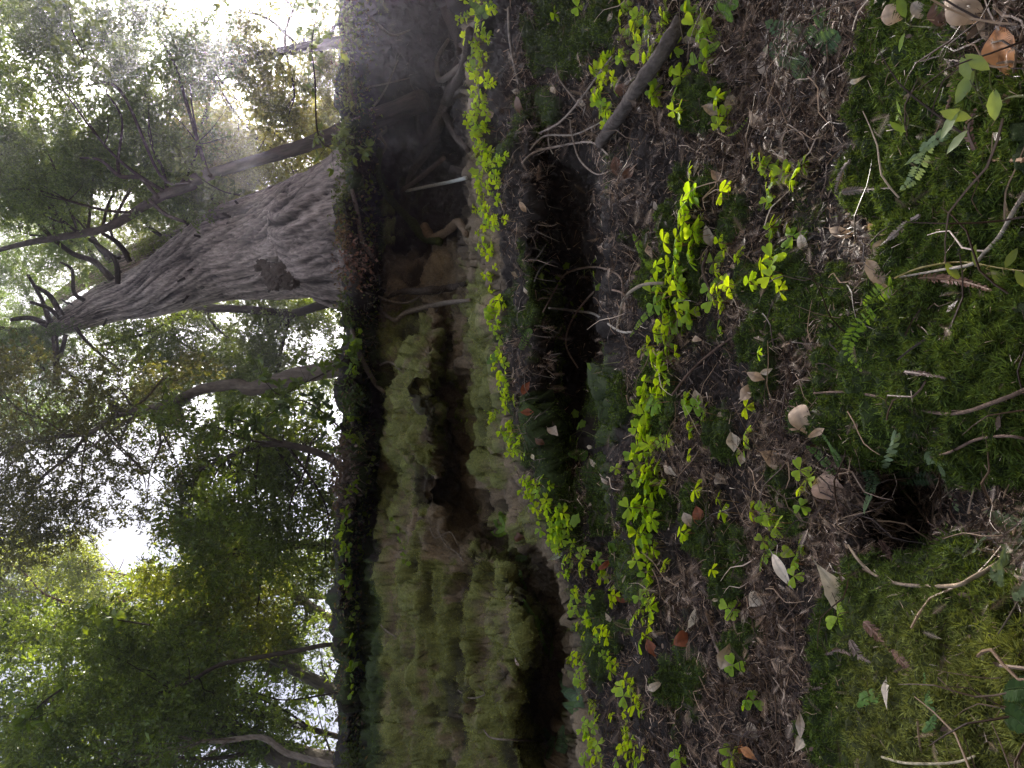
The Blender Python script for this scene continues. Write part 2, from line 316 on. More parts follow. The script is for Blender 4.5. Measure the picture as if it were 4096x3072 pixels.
# area on the picture of each cell, for scatter weights
cellpx = np.abs(np.gradient(PX, axis=1))*np.abs(np.gradient(PY, axis=0))
def pick(weight, n):
    wv = (weight*inview*cellpx).ravel(); wv = np.clip(wv, 0, None); cum = np.cumsum(wv); r = rng.random(n)*cum[-1]
    idx = np.searchsorted(cum, r); idx = np.clip(idx, 0, len(wv)-1)
    jit = (rng.random((n, 2))-.5); iy = idx//NT; it = idx % NT
    iy2 = np.clip(iy+1, 0, NY-1); it2 = np.clip(it+1, 0, NT-1)
    p = P2[iy, it]+(P2[iy2, it]-P2[iy, it])*jit[:, :1]+(P2[iy, it2]-P2[iy, it])*jit[:, 1:]
    return idx, p, dn[iy, it]
# ------------------------------------------------------------------ moss tufts
tri = np.array([[0, -.5, 0], [0, .5, 0], [.55, .0, .25], [1, 0, .0]]); trif = np.array([[0, 1, 2], [2, 1, 3]])
trif = np.array([[0, 1, 3]]); tri3 = np.array([[0, -.5, 0], [0, .5, 0], [1, 0, .15]]); trif3 = np.array([[0, 1, 2]])
def moss_tufts(weight, n, ln, wd, hang):
    idx, p, nn = pick(weight, n); D = np.linalg.norm(p-CAM, axis=1)
    t = nrm(nn*.7+rv(n)*.75+np.array([0, 0, -1.])*hang*rng.random((n, 1)))
    c = mossc.reshape(-1, 3)[idx]*(rng.uniform(.3, 1.0, (n, 1))**1.5*2.7+.1)*np.array([1, 1, 1])+rng.uniform(0, .018, (n, 1))*np.array([1, .8, .3])
    l = ln*rng.uniform(.5, 1.4, n)
    sc = np.stack([l, wd*rng.uniform(.6, 1.4, n), l], 1)
    return p, frame(t, rv(n)), sc, c
mm = MB()
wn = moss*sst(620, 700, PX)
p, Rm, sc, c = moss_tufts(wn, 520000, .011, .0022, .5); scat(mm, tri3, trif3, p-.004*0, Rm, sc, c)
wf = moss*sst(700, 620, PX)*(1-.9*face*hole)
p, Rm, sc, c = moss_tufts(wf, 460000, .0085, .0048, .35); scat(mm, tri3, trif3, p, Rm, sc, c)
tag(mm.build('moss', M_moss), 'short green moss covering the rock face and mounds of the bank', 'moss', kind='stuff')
# ------------------------------------------------------------------ litter: dead needle sprays, needles, twig bits
def spray_tpl(n=14):
    v = []; f = []
    L0 = 1.0
    v += [[0, -.012, 0], [0, .012, 0], [L0, 0, .0]]; f.append([0, 1, 2])
    for i in range(n):
        t = (i+1)/(n+1); l = .17*math.sin(math.pi*min(1, .15+t*.85))+.04
        for s in (-1, 1):
            b = len(v); v += [[t*L0-.010, 0, 0], [t*L0+.016, 0, 0], [t*L0+.14+l*.3, s*l, .05]]; f.append([b, b+1, b+2])
    v = np.array(v); v[:, 2] += .15*np.sin(v[:, 0]*2.2); return v, np.array(f)
SPV, SPF = spray_tpl()
litw = (1-moss*.93)*(1-face*.97)*(1-cav)*sst(500, 520, PX-(ledge-508)*.0+40*0)
recess = sst(540, 552, PX)*sst(606, 598, PX)*sst(130, 150, PY)*sst(480, 440, PY)
litw = litw*(1-.9*recess)
deep2 = blobs = np.clip(2*blob(905, 545, 40, 45), 0, 1); litw = litw*(1-deep2*.9)
litw = litw*np.clip(.62+1.9*fbm(PT*6.5, 901, 3), .2, 1)
lit = MB()
def litcol(n):
    a = np.array([.048, .025, .014]); b = np.array([.44, .30, .19]); r = rng.random((n, 1))**3.8
    return np.where(rng.random((n, 1)) < .05, np.array([.62, .48, .36]), (a+(b-a)*r)*rng.uniform(.6, 1.25, (n, 1)))  # a few pale pieces put glints of light into the litter colour
n = 13000; idx, p, nn = pick(litw, n); D = np.linalg.norm(p-CAM, axis=1)
t = nrm(np.cross(nn, rv(n))+nn*rng.uniform(-.1, .4, (n, 1))+np.array([0, 0, -.5])); scat(lit, SPV, SPF, p+nn*rng.uniform(.004, .04, (n, 1)), frame(t, nrm(nn+rv(n)*.9)), rng.uniform(.022, .055, n)*np.clip(np.linalg.norm(p-CAM, axis=1)/2, .5, 1.6), litcol(n))
n = 115000; idx, p, nn = pick(litw, n)
t = nrm(np.cross(nn, rv(n))+nn*rng.uniform(-.2, .5, (n, 1))+np.array([0, 0, -.4]))
kk = np.linalg.norm(p-CAM, axis=1)/2.2; sc = np.stack([rng.uniform(.008, .04, n)*kk, rng.uniform(.0012, .0030, n)*kk, rng.uniform(.01, .03, n)], 1); scat(lit, tri3, trif3, p+nn*rng.uniform(.002, .03, (n, 1)), frame(t, rv(n)), sc, litcol(n))
bt = MB(); tube(bt, [[0, 0, 0], [.3, .05, .03], [.65, -.04, .05], [1, .03, .0]], [.008, .008, .006, .003], [1, 1, 1], n=4, k=2)
TBV = np.concatenate(bt.v); TBF = np.concatenate(bt.f)
n = 3700; idx, p, nn = pick(litw, n); t = nrm(np.cross(nn, rv(n))+nn*rng.uniform(-.1, .3, (n, 1))+np.array([0, 0, -.4])); ls = rng.uniform(.04, .16, n)
scat(lit, TBV, TBF, p+nn*rng.uniform(.004, .04, (n, 1)), frame(t, nn), np.stack([ls, ls*1.3, ls*1.3], 1), litcol(n))
bl = np.array([[0, 0, 0], [.3, -.2, .05], [.3, .2, .05], [.7, -.2, .08], [.7, .2, .02], [1, 0, .1]]); blf = np.array([[0, 1, 2], [1, 3, 2], [2, 3, 4], [3, 5, 4]])
n = 3700; idx, p, nn = pick(litw*np.clip(.5+nz, 0, 1), n); t = nrm(np.cross(nn, rv(n)))
scat(lit, bl, blf, p+nn*.006, frame(t, nrm(nn+rv(n)*.9)), rng.uniform(.006, .022, n), litcol(n))
tag(lit.build('leaf_litter', M_litter, smooth=False), 'brown fallen needles and twig bits covering the earth slope', 'leaf litter', kind='stuff')
# ------------------------------------------------------------------ canopy: trees on the hillside
def pt(px, py, d): return CAM+ray(px, py)*d
GAPS = [(200, 405, 16, 22, .05), (165, 450, 32, 26, .35), (150, 500, 28, 30, .3), (125, 547, 32, 27, 0), (165, 555, 18, 18, .1), (95, 480, 60, 60, .62), (85, 600, 16, 12, .5), (300, 605, 20, 16, .45), (325, 655, 26, 28, .12), (325, 718, 26, 28, .12), (290, 695, 30, 20, .4), (250, 640, 40, 60, .8), (290, 760, 20, 16, .4), (200, 540, 60, 60, .85), (150, 720, 140, 60, .72), (60, 690, 60, 60, .75),
        (222, -4, 26, 14, .4), (215, 60, 40, 36, .8), (155, 95, 12, 12, .5), (190, 120, 14, 10, .5), (113, 200, 26, 14, .15), (135, 175, 12, 16, .4), (95, 225, 14, 16, .4), (120, 372, 18, 26, .5), (60, 390, 40, 30, .6), (330, 302, 14, 7, .3), (272, 374, 12, 8, .4), (90, 350, 14, 18, .5), (230, 110, 30, 20, .8), (10, 60, 20, 20, .6), (300, 400, 16, 12, .5)]
def cover(px, py):
    c = np.ones_like(px)
    for (a, b, rx, ry, s) in GAPS:
        q = ((px-a)/rx)**2+((py-b)/ry)**2; c = np.minimum(c, s+(1-s)*sst(.6, 1.5, q))
    return c
lf = np.array([[0, 0, 0], [.35, -.17, .06], [.38, .17, .06], [1, 0, -.05]]); lff = np.array([[0, 1, 2], [1, 3, 2]])
DM = 1.45; NL = [0]
def foliage(mb, blobs, dens, leaf, colr, d_spread=1.0, wl=1.0, K=14, droop=.3, back=False):
    """leafy twigs filling the ball-shaped masses of one crown; blobs: (px, py, r in pixels, depth)"""
    leaf *= .82
    if not back:                          # clumped leaf sprays deeper in the crown
        foliage(mb, [(a, b, r*1.05, d*1.03) for a, b, r, d in blobs], dens*.34, leaf*2.0, colr, wl=wl*1.1, K=7, droop=droop, back=True)
    for (bx, by, r, d) in blobs:
        rw = r/F*d; c0 = pt(bx, by, d)
        lp = leaf*F/d; area = .30*lp*lp*.5*wl
        n = int(DM*dens*math.pi*r*r/area/K)
        if n < 1: continue
        c = c0+rv(n)*(rng.random((n, 1))**(1/2.4))*rw*np.array([1, 1, 1])
        rel = c-CAM; dd = rel@FWD; sx = 512-(rel@UP)/dd*F; sy = 384-(rel@RIGHT)/dd*F
        keep = rng.random(n) < cover(sx, sy)
        nzc = fbm(c*1.3, 301, 3); keep &= nzc > -.50+.35*rng.random(n); keep &= vn(c*4.2, 333) > -.55+.3*rng.random(n)
        # sunlit corridor: thinner leaves where the sun reaches the bank
        rel2 = rel-np.array([0, 1.4, .2]); u = rel2-np.outer(rel2@SUN, SUN); q = np.linalg.norm(u, axis=1)
        keep &= ~((q < 2.7) & (rng.random(n) < np.where(vn(u*1.6, 77) > -.1, .72, .12)))
        NL[0] += K*int(keep.sum())
        c = c[keep]; n = len(c)
        if n == 0: continue
        td = nrm(rv(n)+nrm(c-c0)*.6-np.array([0, 0, droop])); tl = leaf*rng.uniform(2.2, 4.2, n)
        k = np.tile(np.arange(K)/K, n); cc_ = np.repeat(c, K, 0); tdd = np.repeat(td, K, 0); tll = np.repeat(tl, K)
        pos = cc_+tdd*(k*tll)[:, None]+rng.normal(size=(n*K, 3))*leaf*.25
        ld = nrm(tdd*.6+rv(n*K)*.9-np.array([0, 0, .15])); hue = np.repeat(rng.uniform(.65, 1.45, (n, 1)), K, 0)*rng.uniform(.75, 1.3, (n*K, 1))
        scl = np.repeat(rng.uniform(.7, 1.2, n), K)*leaf*rng.uniform(.7, 1.25, n*K)
        col = 1.7*np.asarray(colr)*hue*(1+np.array([.22, .06, 0])*rng.random((n*K, 1))*.6)
        scat(mb, lf, lff, pos, frame(ld, nrm(rv(n*K)+np.array([0, 0, 1.1]))), np.stack([scl, scl*wl, scl], 1), col)
        tube_t = np.array([[0, -.5, 0], [0, .5, 0], [1, 0, 0]])
        scat(mb, tube_t, trif3, c, frame(td, rv(n)), np.stack([tl, np.full(n, leaf*.08), tl], 1), np.tile(np.array([.05, .04, .03]), (n, 1)))
def fillb(px0, px1, py0, py1, step, d, dj=.12, rj=1.0):
    out = []
    for a in np.arange(px0, px1+1, step):
        for b in np.arange(py0, py1+1, step):
            out.append((a+rng.uniform(-.35, .35)*step, b+rng.uniform(-.35, .35)*step, step*rng.uniform(.6, .95)*rj, d*(1+rng.uniform(-dj, dj))))
    return out
def pix_path(pts, d0, d1):
    n = len(pts); a = np.array([p[0] for p in pts], float); t = (a-a[0])/(a[-1]-a[0]+1e-9)
    ds = d0+(d1-d0)*t
    P = np.array([pt(p[0], p[1], ds[i]) for i, p in enumerate(pts)]); r = np.array([p[2]*.5/F*ds[i] for i, p in enumerate(pts)])
    return P, r
def branch(mb, pts, d0, d1, col, rough=.15, n=7):
    P, r = pix_path(pts, d0, d1); tube(mb, P, r, col, n=n, rough=rough)
def limbs(mb, P, r, blobs, col, k=14):
    """limbs from the trunk into the leafy masses"""
    for (bx, by, rr, d) in random.sample(blobs, min(k, len(blobs))):
        c = pt(bx, by, d); i = int(np.argmin(np.linalg.norm(P-c-np.array([0, 0, .25*np.linalg.norm(P[-1]-P[0])*0]), axis=1))); i = max(1, min(i-2, len(P)-2)) if len(P) > 4 else len(P)//2
        s = P[i]; L = np.linalg.norm(c-s); mid = (s+c)/2+rv(1)[0]*L*.12+np.array([0, 0, -.05*L])
        r0 = min(r[i]*.45, .012+L*.012)
        tube(mb, [s, (s+mid)/2+rv(1)[0]*.04*L, mid, (mid+c)/2+rv(1)[0]*.05*L, c], [r0, r0*.8, r0*.6, r0*.4, r0*.2], col, n=5, k=3, rough=.1)
        for q in range(3):
            e = mid+(c-mid)*random.random()+rv(1)[0]*L*.25; tube(mb, [mid, (mid+e)/2+rv(1)[0]*.05*L, e], [r0*.35, r0*.22, r0*.08], col, n=4, k=3)
def tree(name, label, cat, trunk, d0, d1, blobs, dens, leaf, colr, barkc, wl=1.0, K=14, k=14, group='trees on the hillside above the bank', extra=(), droop=.3, bark=None):
    P, r = pix_path(trunk, d0, d1)
    foot = P[0]+(P[0]-P[1])/np.linalg.norm(P[0]-P[1])*1.3; foot[2] = P[0][2]-1.4
    P = np.concatenate([[foot], P]); r = np.concatenate([[r[0]*1.15], r])
    root = empty(name, foot, label, cat, group)
    tb = MB(); tube(tb, P, r, barkc, n=14, rough=.16, k=8)
    o = tb.build('trunk', bark or M_bark, root, origin=foot)
    lb = MB(); Pp = smooth_path(np.concatenate([P, r[:, None]], 1), 4)
    limbs(lb, Pp[:, :3], Pp[:, 3], blobs, barkc, k)
    for e in extra: branch(lb, e[0], e[1], e[2], barkc)
    lb.build('branches', M_bark, root, origin=foot)
    fb = MB(); foliage(fb, blobs, dens, leaf, colr, wl=wl, K=K, droop=droop); fb.build('crown', M_canopy, root, smooth=False, origin=foot)
    return root
GREEN = (.062, .103, .026); OLIVE = (.055, .09, .024); DEEP = (.060, .098, .022); YEL = (.095, .135, .03); BLU = (.05, .085, .04)
BK = (.075, .06, .048); BK2 = (.05, .04, .03); PALE = (.19, .16, .12)
tree('leaning_tree', 'slender dark trunk leaning across in front of the big redwood', 'tree',
     [(350, 128, 17), (337, 133, 16), (300, 147, 14), (237, 166, 11), (197, 179, 12), (190, 186, 10), (158, 198, 9), (111, 226, 8), (79, 234, 7), (32, 242, 6), (-5, 251, 4)], 9.3, 14,
     fillb(0, 190, -30, 200, 38, 12.5), 2.6, .085, GREEN, BK, extra=[
      ([(158, 198, 4), (140, 178, 4), (120, 176, 4), (100, 160, 3), (80, 158, 2)], 11.5, 12), ([(120, 176, 3), (118, 160, 3), (122, 120, 2), (108, 95, 2)], 11.8, 12),
      ([(210, 175, 5), (205, 165, 4), (175, 66, 3), (160, 40, 2)], 10.5, 12.5), ([(190, 182, 3), (160, 175, 3), (120, 90, 3), (85, 86, 2)], 11, 12.5), ([(150, 200, 4), (165, 214, 4), (185, 222, 3)], 11, 10.6)])
tree('bay_tree', 'pale hazy leafy tree at the photo top under the sun, behind the leaning trunk', 'tree',
     [(352, 40, 12), (300, 48, 10), (240, 60, 8), (180, 66, 5)], 12, 15, fillb(190, 350, -30, 175, 30, 14)+fillb(200, 345, 120, 240, 30, 19, .05), 3.3, .095, (.095, .115, .03), BK, k=18,
     extra=[([(300, 48, 4), (270, 20, 3), (240, 10, 3)], 13, 14), ([(250, 58, 4), (215, 90, 3), (200, 130, 2)], 13.5, 14)])
tree('bay_tree', 'broadleaf tree standing behind the redwood, its trunk showing below the redwood edge', 'tree',
     [(352, 296, 10), (318, 306, 9), (290, 313, 8), (240, 309, 8), (205, 309, 9), (180, 316, 8), (165, 324, 6), (146, 350, 4), (130, 372, 3)], 16, 20,
     fillb(110, 345, 300, 410, 34, 19, .08), 2.2, .10, OLIVE, BK2, k=16, extra=[([(180, 316, 5), (150, 332, 4), (100, 345, 2)], 18, 19), ([(165, 324, 3), (180, 350, 3), (200, 372, 2)], 18, 19), ([(172, 318, 3), (178, 340, 3), (215, 360, 2)], 18, 18.5)])
tree('tanoak_tree', 'crooked banded trunk leaning in mid frame, its thin leaves against the bright sky', 'tree',
     [(354, 366, 19), (340, 368, 18), (300, 375, 17), (269, 384, 15), (250, 389, 14), (238, 384, 11), (221, 386, 11), (197, 391, 10), (174, 403, 10), (150, 409, 8), (123, 413, 8), (110, 419, 5), (88, 433, 5), (47, 438, 4), (16, 446, 4), (-4, 459, 3)], 9, 13,
     fillb(0, 190, 385, 560, 36, 12.5), 1.35, .085, (.055, .065, .03), (.12, .10, .08), k=22, extra=[
      ([(150, 409, 4), (125, 422, 3), (85, 450, 2), (50, 455, 2)], 11, 12.5), ([(88, 433, 4), (70, 455, 3), (45, 475, 3), (20, 500, 2)], 12, 13), ([(130, 418, 3), (118, 445, 2)], 11.5, 12), ([(123, 413, 9), (112, 407, 7), (111, 402, 3)], 11.6, 11.6)])
tree('tanoak_tree', 'dense dark green tree below the sky gap with its leaves hanging over the edge', 'tree',
     [(350, 470, 8), (310, 450, 7), (260, 445, 6), (200, 470, 4)], 10, 12, fillb(185, 345, 425, 590, 34, 12), 2.2, .11, DEEP, BK2, k=18)
tree('redwood_tree', 'straight pale trunk slanting up through open leaves, uppermost of the lower left trunks', 'tree',
     [(350, 628, 9), (320, 612, 8), (290, 592, 8), (250, 562, 7), (200, 530, 5)], 15, 19, fillb(150, 330, 560, 670, 34, 17, .08), 2.0, .11, GREEN, PALE, k=14)
tree('redwood_tree', 'rough grey trunk slanting up from the edge between two slimmer trunks', 'tree',
     [(350, 701, 13), (325, 686, 12), (285, 665, 11), (240, 640, 9), (190, 612, 6)], 13, 17, fillb(180, 320, 640, 740, 34, 15, .08), 1.5, .09, GREEN, (.13, .115, .09), k=14)
tree('bay_tree', 'thin black curving stem with dark leaves in front of the rough grey trunk', 'tree',
     [(348, 645, 4.5), (325, 645, 4.5), (300, 650, 4.5), (260, 657, 4.5), (220, 665, 4), (190, 681, 3.5), (155, 695, 2)], 9, 10, fillb(80, 230, 640, 720, 34, 10.5, .06), 1.8, .09, DEEP, BK2, k=10)
tree('tanoak_tree', 'thickest grey trunk in the photo corner, half hidden by dense glossy leaves', 'tree',
     [(352, 778, 26), (332, 768, 27), (290, 757, 27), (240, 738, 25), (190, 722, 21), (150, 712, 16), (110, 705, 10)], 10.5, 14, fillb(100, 330, 700, 800, 36, 11.5, .1), 1.5, .12, GREEN, (.12, .105, .085), k=14)
tree('bay_tree', 'smooth pale crooked sapling stem crossing in front of the thickest corner trunk', 'tree',
     [(356, 778, 7), (335, 766, 7), (300, 757, 6), (285, 752, 6), (268, 740, 6), (253, 737, 5), (220, 741, 5), (190, 740, 3)], 8.9, 10, fillb(30, 180, 720, 800, 34, 9.5, .06), 1.9, .10, DEEP, (.22, .19, .16), k=10)
tree('redwood_tree', 'sunlit yellow green tree beside the open blue sky gap at the photo left edge', 'tree',
     [(352, 600, 5), (180, 585, 9), (120, 600, 8), (60, 625, 6), (0, 640, 4)], 18, 22, fillb(0, 125, 565, 660, 32, 20, .06), 2.4, .11, YEL, (.14, .07, .05), k=14)
tree('tanoak_tree', 'dark broadleaf crown filling the lower left corner above the slanting trunks', 'tree',
     [(350, 740, 5), (200, 700, 9), (120, 690, 8), (40, 700, 6)], 12, 15, fillb(0, 190, 640, 800, 36, 13.5), 2.0, .125, DEEP, BK2, k=20)
tree('bay_tree', 'rounded green tree just over the edge between the grey trunk and sky gap', 'tree',
     [(352, 550, 9), (300, 545, 8), (230, 555, 6), (180, 575, 4)], 13, 15, fillb(165, 300, 520, 640, 34, 14.5), 2.2, .09, (.085, .115, .022), BK2, k=14)
# ------------------------------------------------------------------ the two redwoods
def big_trunk(pts, d0, d1, seed, sides=200, rings=420, flare=0):
    P, r = pix_path(pts, d0, d1)
    foot = P[0]+(P[0]-P[1])*.0+np.array([0, 0, -2.0]); P = np.concatenate([[foot], P]); r = np.concatenate([[r[0]*1.25], r])
    Q = smooth_path(np.concatenate([P, r[:, None]], 1), 40); P = Q[:, :3]; r = Q[:, 3]
    idx = np.linspace(0, len(P)-1, rings); P = np.stack([np.interp(idx, np.arange(len(P)), P[:, k]) for k in range(3)], 1); r = np.interp(idx, np.arange(len(r)), r)
    T = nrm(np.gradient(P, axis=0)); A_ = nrm(np.cross(T, np.array([0, 1, .2]))); B_ = np.cross(T, A_)
    a = np.arange(sides)/sides*2*np.pi; h = np.cumsum(np.linalg.norm(np.diff(P, axis=0, prepend=P[:1]), axis=1))
    HA, AA = np.meshgrid(h, a, indexing='ij')
    tw = AA+HA*.10+.07*vn(np.stack([HA*.5, np.cos(AA), np.sin(AA)], -1), seed)
    c = np.stack([np.cos(tw)*3, np.sin(tw)*3, HA*.35], -1)
    butt = (1-sst(0, 5.5, HA))
    f1 = fbm(c*.8, seed+1, 3)*.12*(.35+butt*1.6)
    f2 = -(1-np.abs(fbm(np.stack([np.cos(tw)*7, np.sin(tw)*7, HA*.45], -1), seed+5, 4)))**6*.13
    f3 = fbm(np.stack([np.cos(tw)*24, np.sin(tw)*24, HA*1.1], -1), seed+9, 4)*.05
    rr = r[:, None]*(1+f1)+(f2+f3)*np.minimum(r[:, None], .6)
    Vv = P[:, None]+rr[..., None]*(np.cos(a)[None, :, None]*A_[:, None]+np.sin(a)[None, :, None]*B_[:, None])
    i = np.arange(rings-1)[:, None]*sides; j = np.arange(sides)[None]; j2 = (j+1) % sides
    q = np.stack([i+j, i+j2, i+sides+j2, i+sides+j], -1).reshape(-1, 4)
    col = np.array([.37, .305, .275])*np.clip(1+.25*fbm(c*2, seed+20, 3)+f2/.13*.75+f3/.05*1.1, .12, 1.8)[..., None]; col = col*(1-.25*butt[..., None])
    mb = MB(); mb.add(Vv, np.concatenate([q[:, [0, 1, 2]], q[:, [0, 2, 3]]]), np.clip(col.reshape(-1, 3), .01, 1))
    return mb, P, r, foot
tb, P, r, foot = big_trunk([(352, 236, 150), (330, 236, 128), (300, 242, 112), (270, 248, 104), (237, 253, 94), (195, 270, 70), (152, 290, 53), (112, 302, 41), (84, 314, 30), (52, 328, 18), (25, 335, 12), (-8, 341, 8)], 11, 20, 500)
root = empty('redwood_tree', foot, 'huge ridged redwood trunk rising from the edge, with a knotted burl near its base', 'tree', 'trees on the hillside above the bank')
tb.build('trunk', M_red, root, origin=foot)
bb = MB()
for pts, d0, d1 in [
    ([(112, 280, 7), (95, 262, 6), (70, 252, 5), (40, 225, 4), (18, 190, 3)], 14.3, 13.5), ([(118, 284, 5), (116, 262, 5), (105, 250, 4), (80, 232, 3), (60, 205, 2)], 14.3, 13.5),
    ([(84, 300, 5), (74, 292, 4), (72, 270, 3), (60, 262, 2)], 15.5, 15), ([(60, 318, 5), (48, 308, 4), (30, 302, 3)], 16.6, 16), ([(48, 325, 7), (30, 318, 5), (10, 320, 4)], 17, 16.5),
    ([(55, 338, 6), (56, 355, 6), (56, 380, 5)], 16.7, 16), ([(66, 335, 4), (62, 350, 4), (58, 365, 3), (85, 385, 2)], 16.3, 16), ([(40, 340, 5), (30, 350, 5), (15, 365, 4), (0, 378, 3)], 17.5, 16.5),
    ([(35, 330, 6), (15, 330, 5), (0, 328, 4)], 17.5, 17), ([(40, 338, 5), (25, 345, 4), (0, 352, 3)], 17.5, 17), ([(30, 345, 4), (38, 362, 4), (44, 370, 3)], 17.2, 16.8), ([(76, 328, 4), (90, 345, 3), (120, 370, 2)], 16, 15.5),
    ([(130, 262, 5), (120, 245, 5), (100, 232, 3)], 13.4, 13), ([(50, 322, 6), (42, 300, 4), (28, 275, 3)], 17, 16), ([(62, 316, 6), (50, 296, 5), (35, 286, 3)], 16.5, 16)]:
    branch(bb, pts, d0, d1, (.05, .038, .032))
for k in range(26):
    i = random.randint(int(len(P)*.25), len(P)-40); a = rng.uniform(0, 2*math.pi); d = nrm(np.array([math.cos(a), -abs(math.sin(a)), .1])); s = P[i]+d*r[i]*.85
    tube(bb, [s, s+d*rng.uniform(.08, .3)+np.array([0, 0, .03])], [.035, .02], (.05, .04, .034), n=5, k=2)
bb.build('branches', M_bark, root, origin=foot)
# burl on the flank facing the camera
ub = MB()
for (px, py, rad) in [(270, 275, .16), (283, 272, .16), (262, 266, .11), (293, 279, .12), (276, 284, .12), (288, 283, .10)]:
    dd = np.interp(px, [237, 300], [12.3, 11.3]); c = pt(px, py, dd-.80)
    th = np.linspace(0, np.pi, 24)[:, None]; ph = np.linspace(0, 2*np.pi, 40)[None, :]
    s = np.stack([np.sin(th)*np.cos(ph), np.sin(th)*np.sin(ph), np.cos(th)+0*ph], -1)
    rr = rad*(1+.7*fbm(s*1.6+px, 600, 4)-.55*(1-np.abs(fbm(s*2.6+px, 610, 3)))**5)
    v = c+s*rr[..., None]*np.array([1, .9, 1.4]); i = np.arange(23)[:, None]*40+np.arange(39)[None]; q = np.stack([i, i+1, i+41, i+40], -1).reshape(-1, 4)
    ub.add(v, np.concatenate([q[:, [0, 1, 2]], q[:, [0, 2, 3]]]), np.array([.085, .066, .054]))
ub.build('burl', M_root, root, origin=foot)
fb = MB(); foliage(fb, fillb(0, 60, 230, 420, 34, 18, .08)+fillb(60, 110, 170, 270, 30, 15.5, .05)+fillb(10, 110, 345, 420, 36, 18, .08), 1.3, .09, (.055, .10, .035), wl=.6, K=22)
fb.build('crown', M_canopy, root, smooth=False, origin=foot)
tb, P, r, foot = big_trunk([(352, 205, 80), (300, 210, 60), (237, 222, 40), (190, 238, 30), (152, 250, 25), (100, 272, 18), (70, 290, 13), (30, 318, 8)], 12.2, 20, 540, 120, 300)
root = empty('redwood_tree', foot, 'narrower redwood trunk rising close behind the huge one on its sunward side', 'tree', 'trees on the hillside above the bank')
tb.build('trunk', M_red, root, origin=foot)
bb = MB()
for pts, d0, d1 in [([(221, 209, 5), (205, 190, 4), (182, 176, 4), (178, 160, 3)], 13.5, 12.5), ([(190, 226, 6), (176, 205, 5), (160, 190, 4), (140, 180, 3), (100, 170, 2)], 14, 12.5), ([(160, 235, 4), (148, 225, 4), (140, 205, 3)], 15, 14), ([(110, 262, 5), (95, 240, 4), (75, 215, 3), (50, 200, 2)], 16, 14.5),
                    ([(120, 258, 4), (100, 250, 4), (82, 215, 3)], 16, 15), ([(100, 268, 5), (88, 250, 4), (60, 238, 3), (30, 235, 2)], 16.5, 15), ([(128, 254, 4), (112, 236, 3), (110, 205, 2)], 15.6, 14.6)]:
    branch(bb, pts, d0, d1, (.045, .035, .03))
bb.build('branches', M_bark, root, origin=foot)
fb = MB(); foliage(fb, fillb(20, 200, 150, 265, 34, 17, .08), 1.3, .09, (.075, .11, .03), wl=.6, K=22); fb.build('crown', M_canopy, root, smooth=False, origin=foot)
# ------------------------------------------------------------------ wood: sticks and roots on the bank
def onpath(pts, lift, w0):
    P = []; r = []
    for (px, py, wd, *l) in pts:
        p, n = hit(px, py); lf_ = l[0] if l else lift
        d = p-CAM; D = np.linalg.norm(d); p = CAM+d*(1-lf_/D); P.append(p); r.append(wd*.5/F*float((p-CAM)@FWD))
    return P, r
def stick(name, label, cat, pts, col, lift=.02, rough=.2, group=None, sides=8, needles=0, mat=None):
    P, r = onpath(pts, lift, 1); P = np.array(P)
    b = MB(); tube(b, P, r, col, n=sides, rough=rough, k=7, seed=random.randint(0, 99))
    o = b.build(name, mat or M_root, origin=P[0]); o.location = tuple(P[0])
    return tag(o, label, cat, group)
def ordn(i):
    names = ['first', 'second', 'third', 'fourth', 'fifth', 'sixth', 'seventh', 'eighth', 'ninth', 'tenth', 'eleventh', 'twelfth', 'thirteenth', 'fourteenth', 'fifteenth', 'sixteenth', 'seventeenth', 'eighteenth', 'nineteenth', 'twentieth']
    if i < 20: return names[i]
    t = ['twenty', 'thirty', 'forty', 'fifty', 'sixty', 'seventy', 'eighty', 'ninety'][(i+1)//10-2]
    u = (i+1) % 10
    return t[:-1]+'ieth' if u == 0 else t+'-'+names[u-1]
SG = 'fallen sticks lying on the bank'; RG = 'roots hanging on the bank'
GREY = (.23, .20, .17); BRN = (.13, .085, .06); PLE = (.42, .36, .28); DKB = (.06, .045, .035)
stick('dead_branch', 'thick rough grey dead branch poking out beside the top sorrel cluster', 'branch', [(682, 20, 17, .08), (665, 48, 16, .1), (640, 85, 15, .12), (615, 122, 14, .14), (600, 143, 11, .14)], (.12, .10, .085), .1, .3, SG, 16)
stick('dead_branch', 'whitish lichen covered stick leaning down to the upper sorrel row', 'branch', [(406, 191, 2.6, .5), (425, 187, 3.2, .45), (450, 182, 3.6, .35), (466, 178, 4, .2)], (.42, .42, .38), .1, .2, SG)
stick('dead_branch', 'short brown stick meeting the whitish stick in the dark hollow', 'branch', [(403, 190, 4.5, .52), (420, 178, 5, .5), (444, 158, 5, .4)], (.14, .11, .09), .1, .2, SG)
stick('dead_branch', 'pale curved branch entering from the right edge over the dark moss', 'branch', [(1030, 185, 5), (1012, 214, 4.5), (1000, 236, 4.5), (985, 252, 4), (972, 264, 3.5), (940, 270, 2.5), (900, 277, 2)], PLE, .05, .2, SG)
stick('dead_branch', 'long brown needle stem curving along the moss below the middle of the photo', 'branch', [(1030, 388, 5, .06), (995, 402, 4.5, .05), (958, 413, 4, .04), (927, 411, 3.5, .03), (879, 397, 3, .02), (845, 392, 2.5, .02), (814, 393, 2, .02)], (.17, .12, .09), .03, .2, SG)
stick('dead_branch', 'arched brown twig above the pale green frond at the right edge', 'branch', [(1030, 440, 3, .06), (1005, 436, 3, .05), (975, 440, 3, .05), (950, 452, 2.6, .04), (928, 458, 2, .03)], (.16, .11, .085), .03, .2, SG)
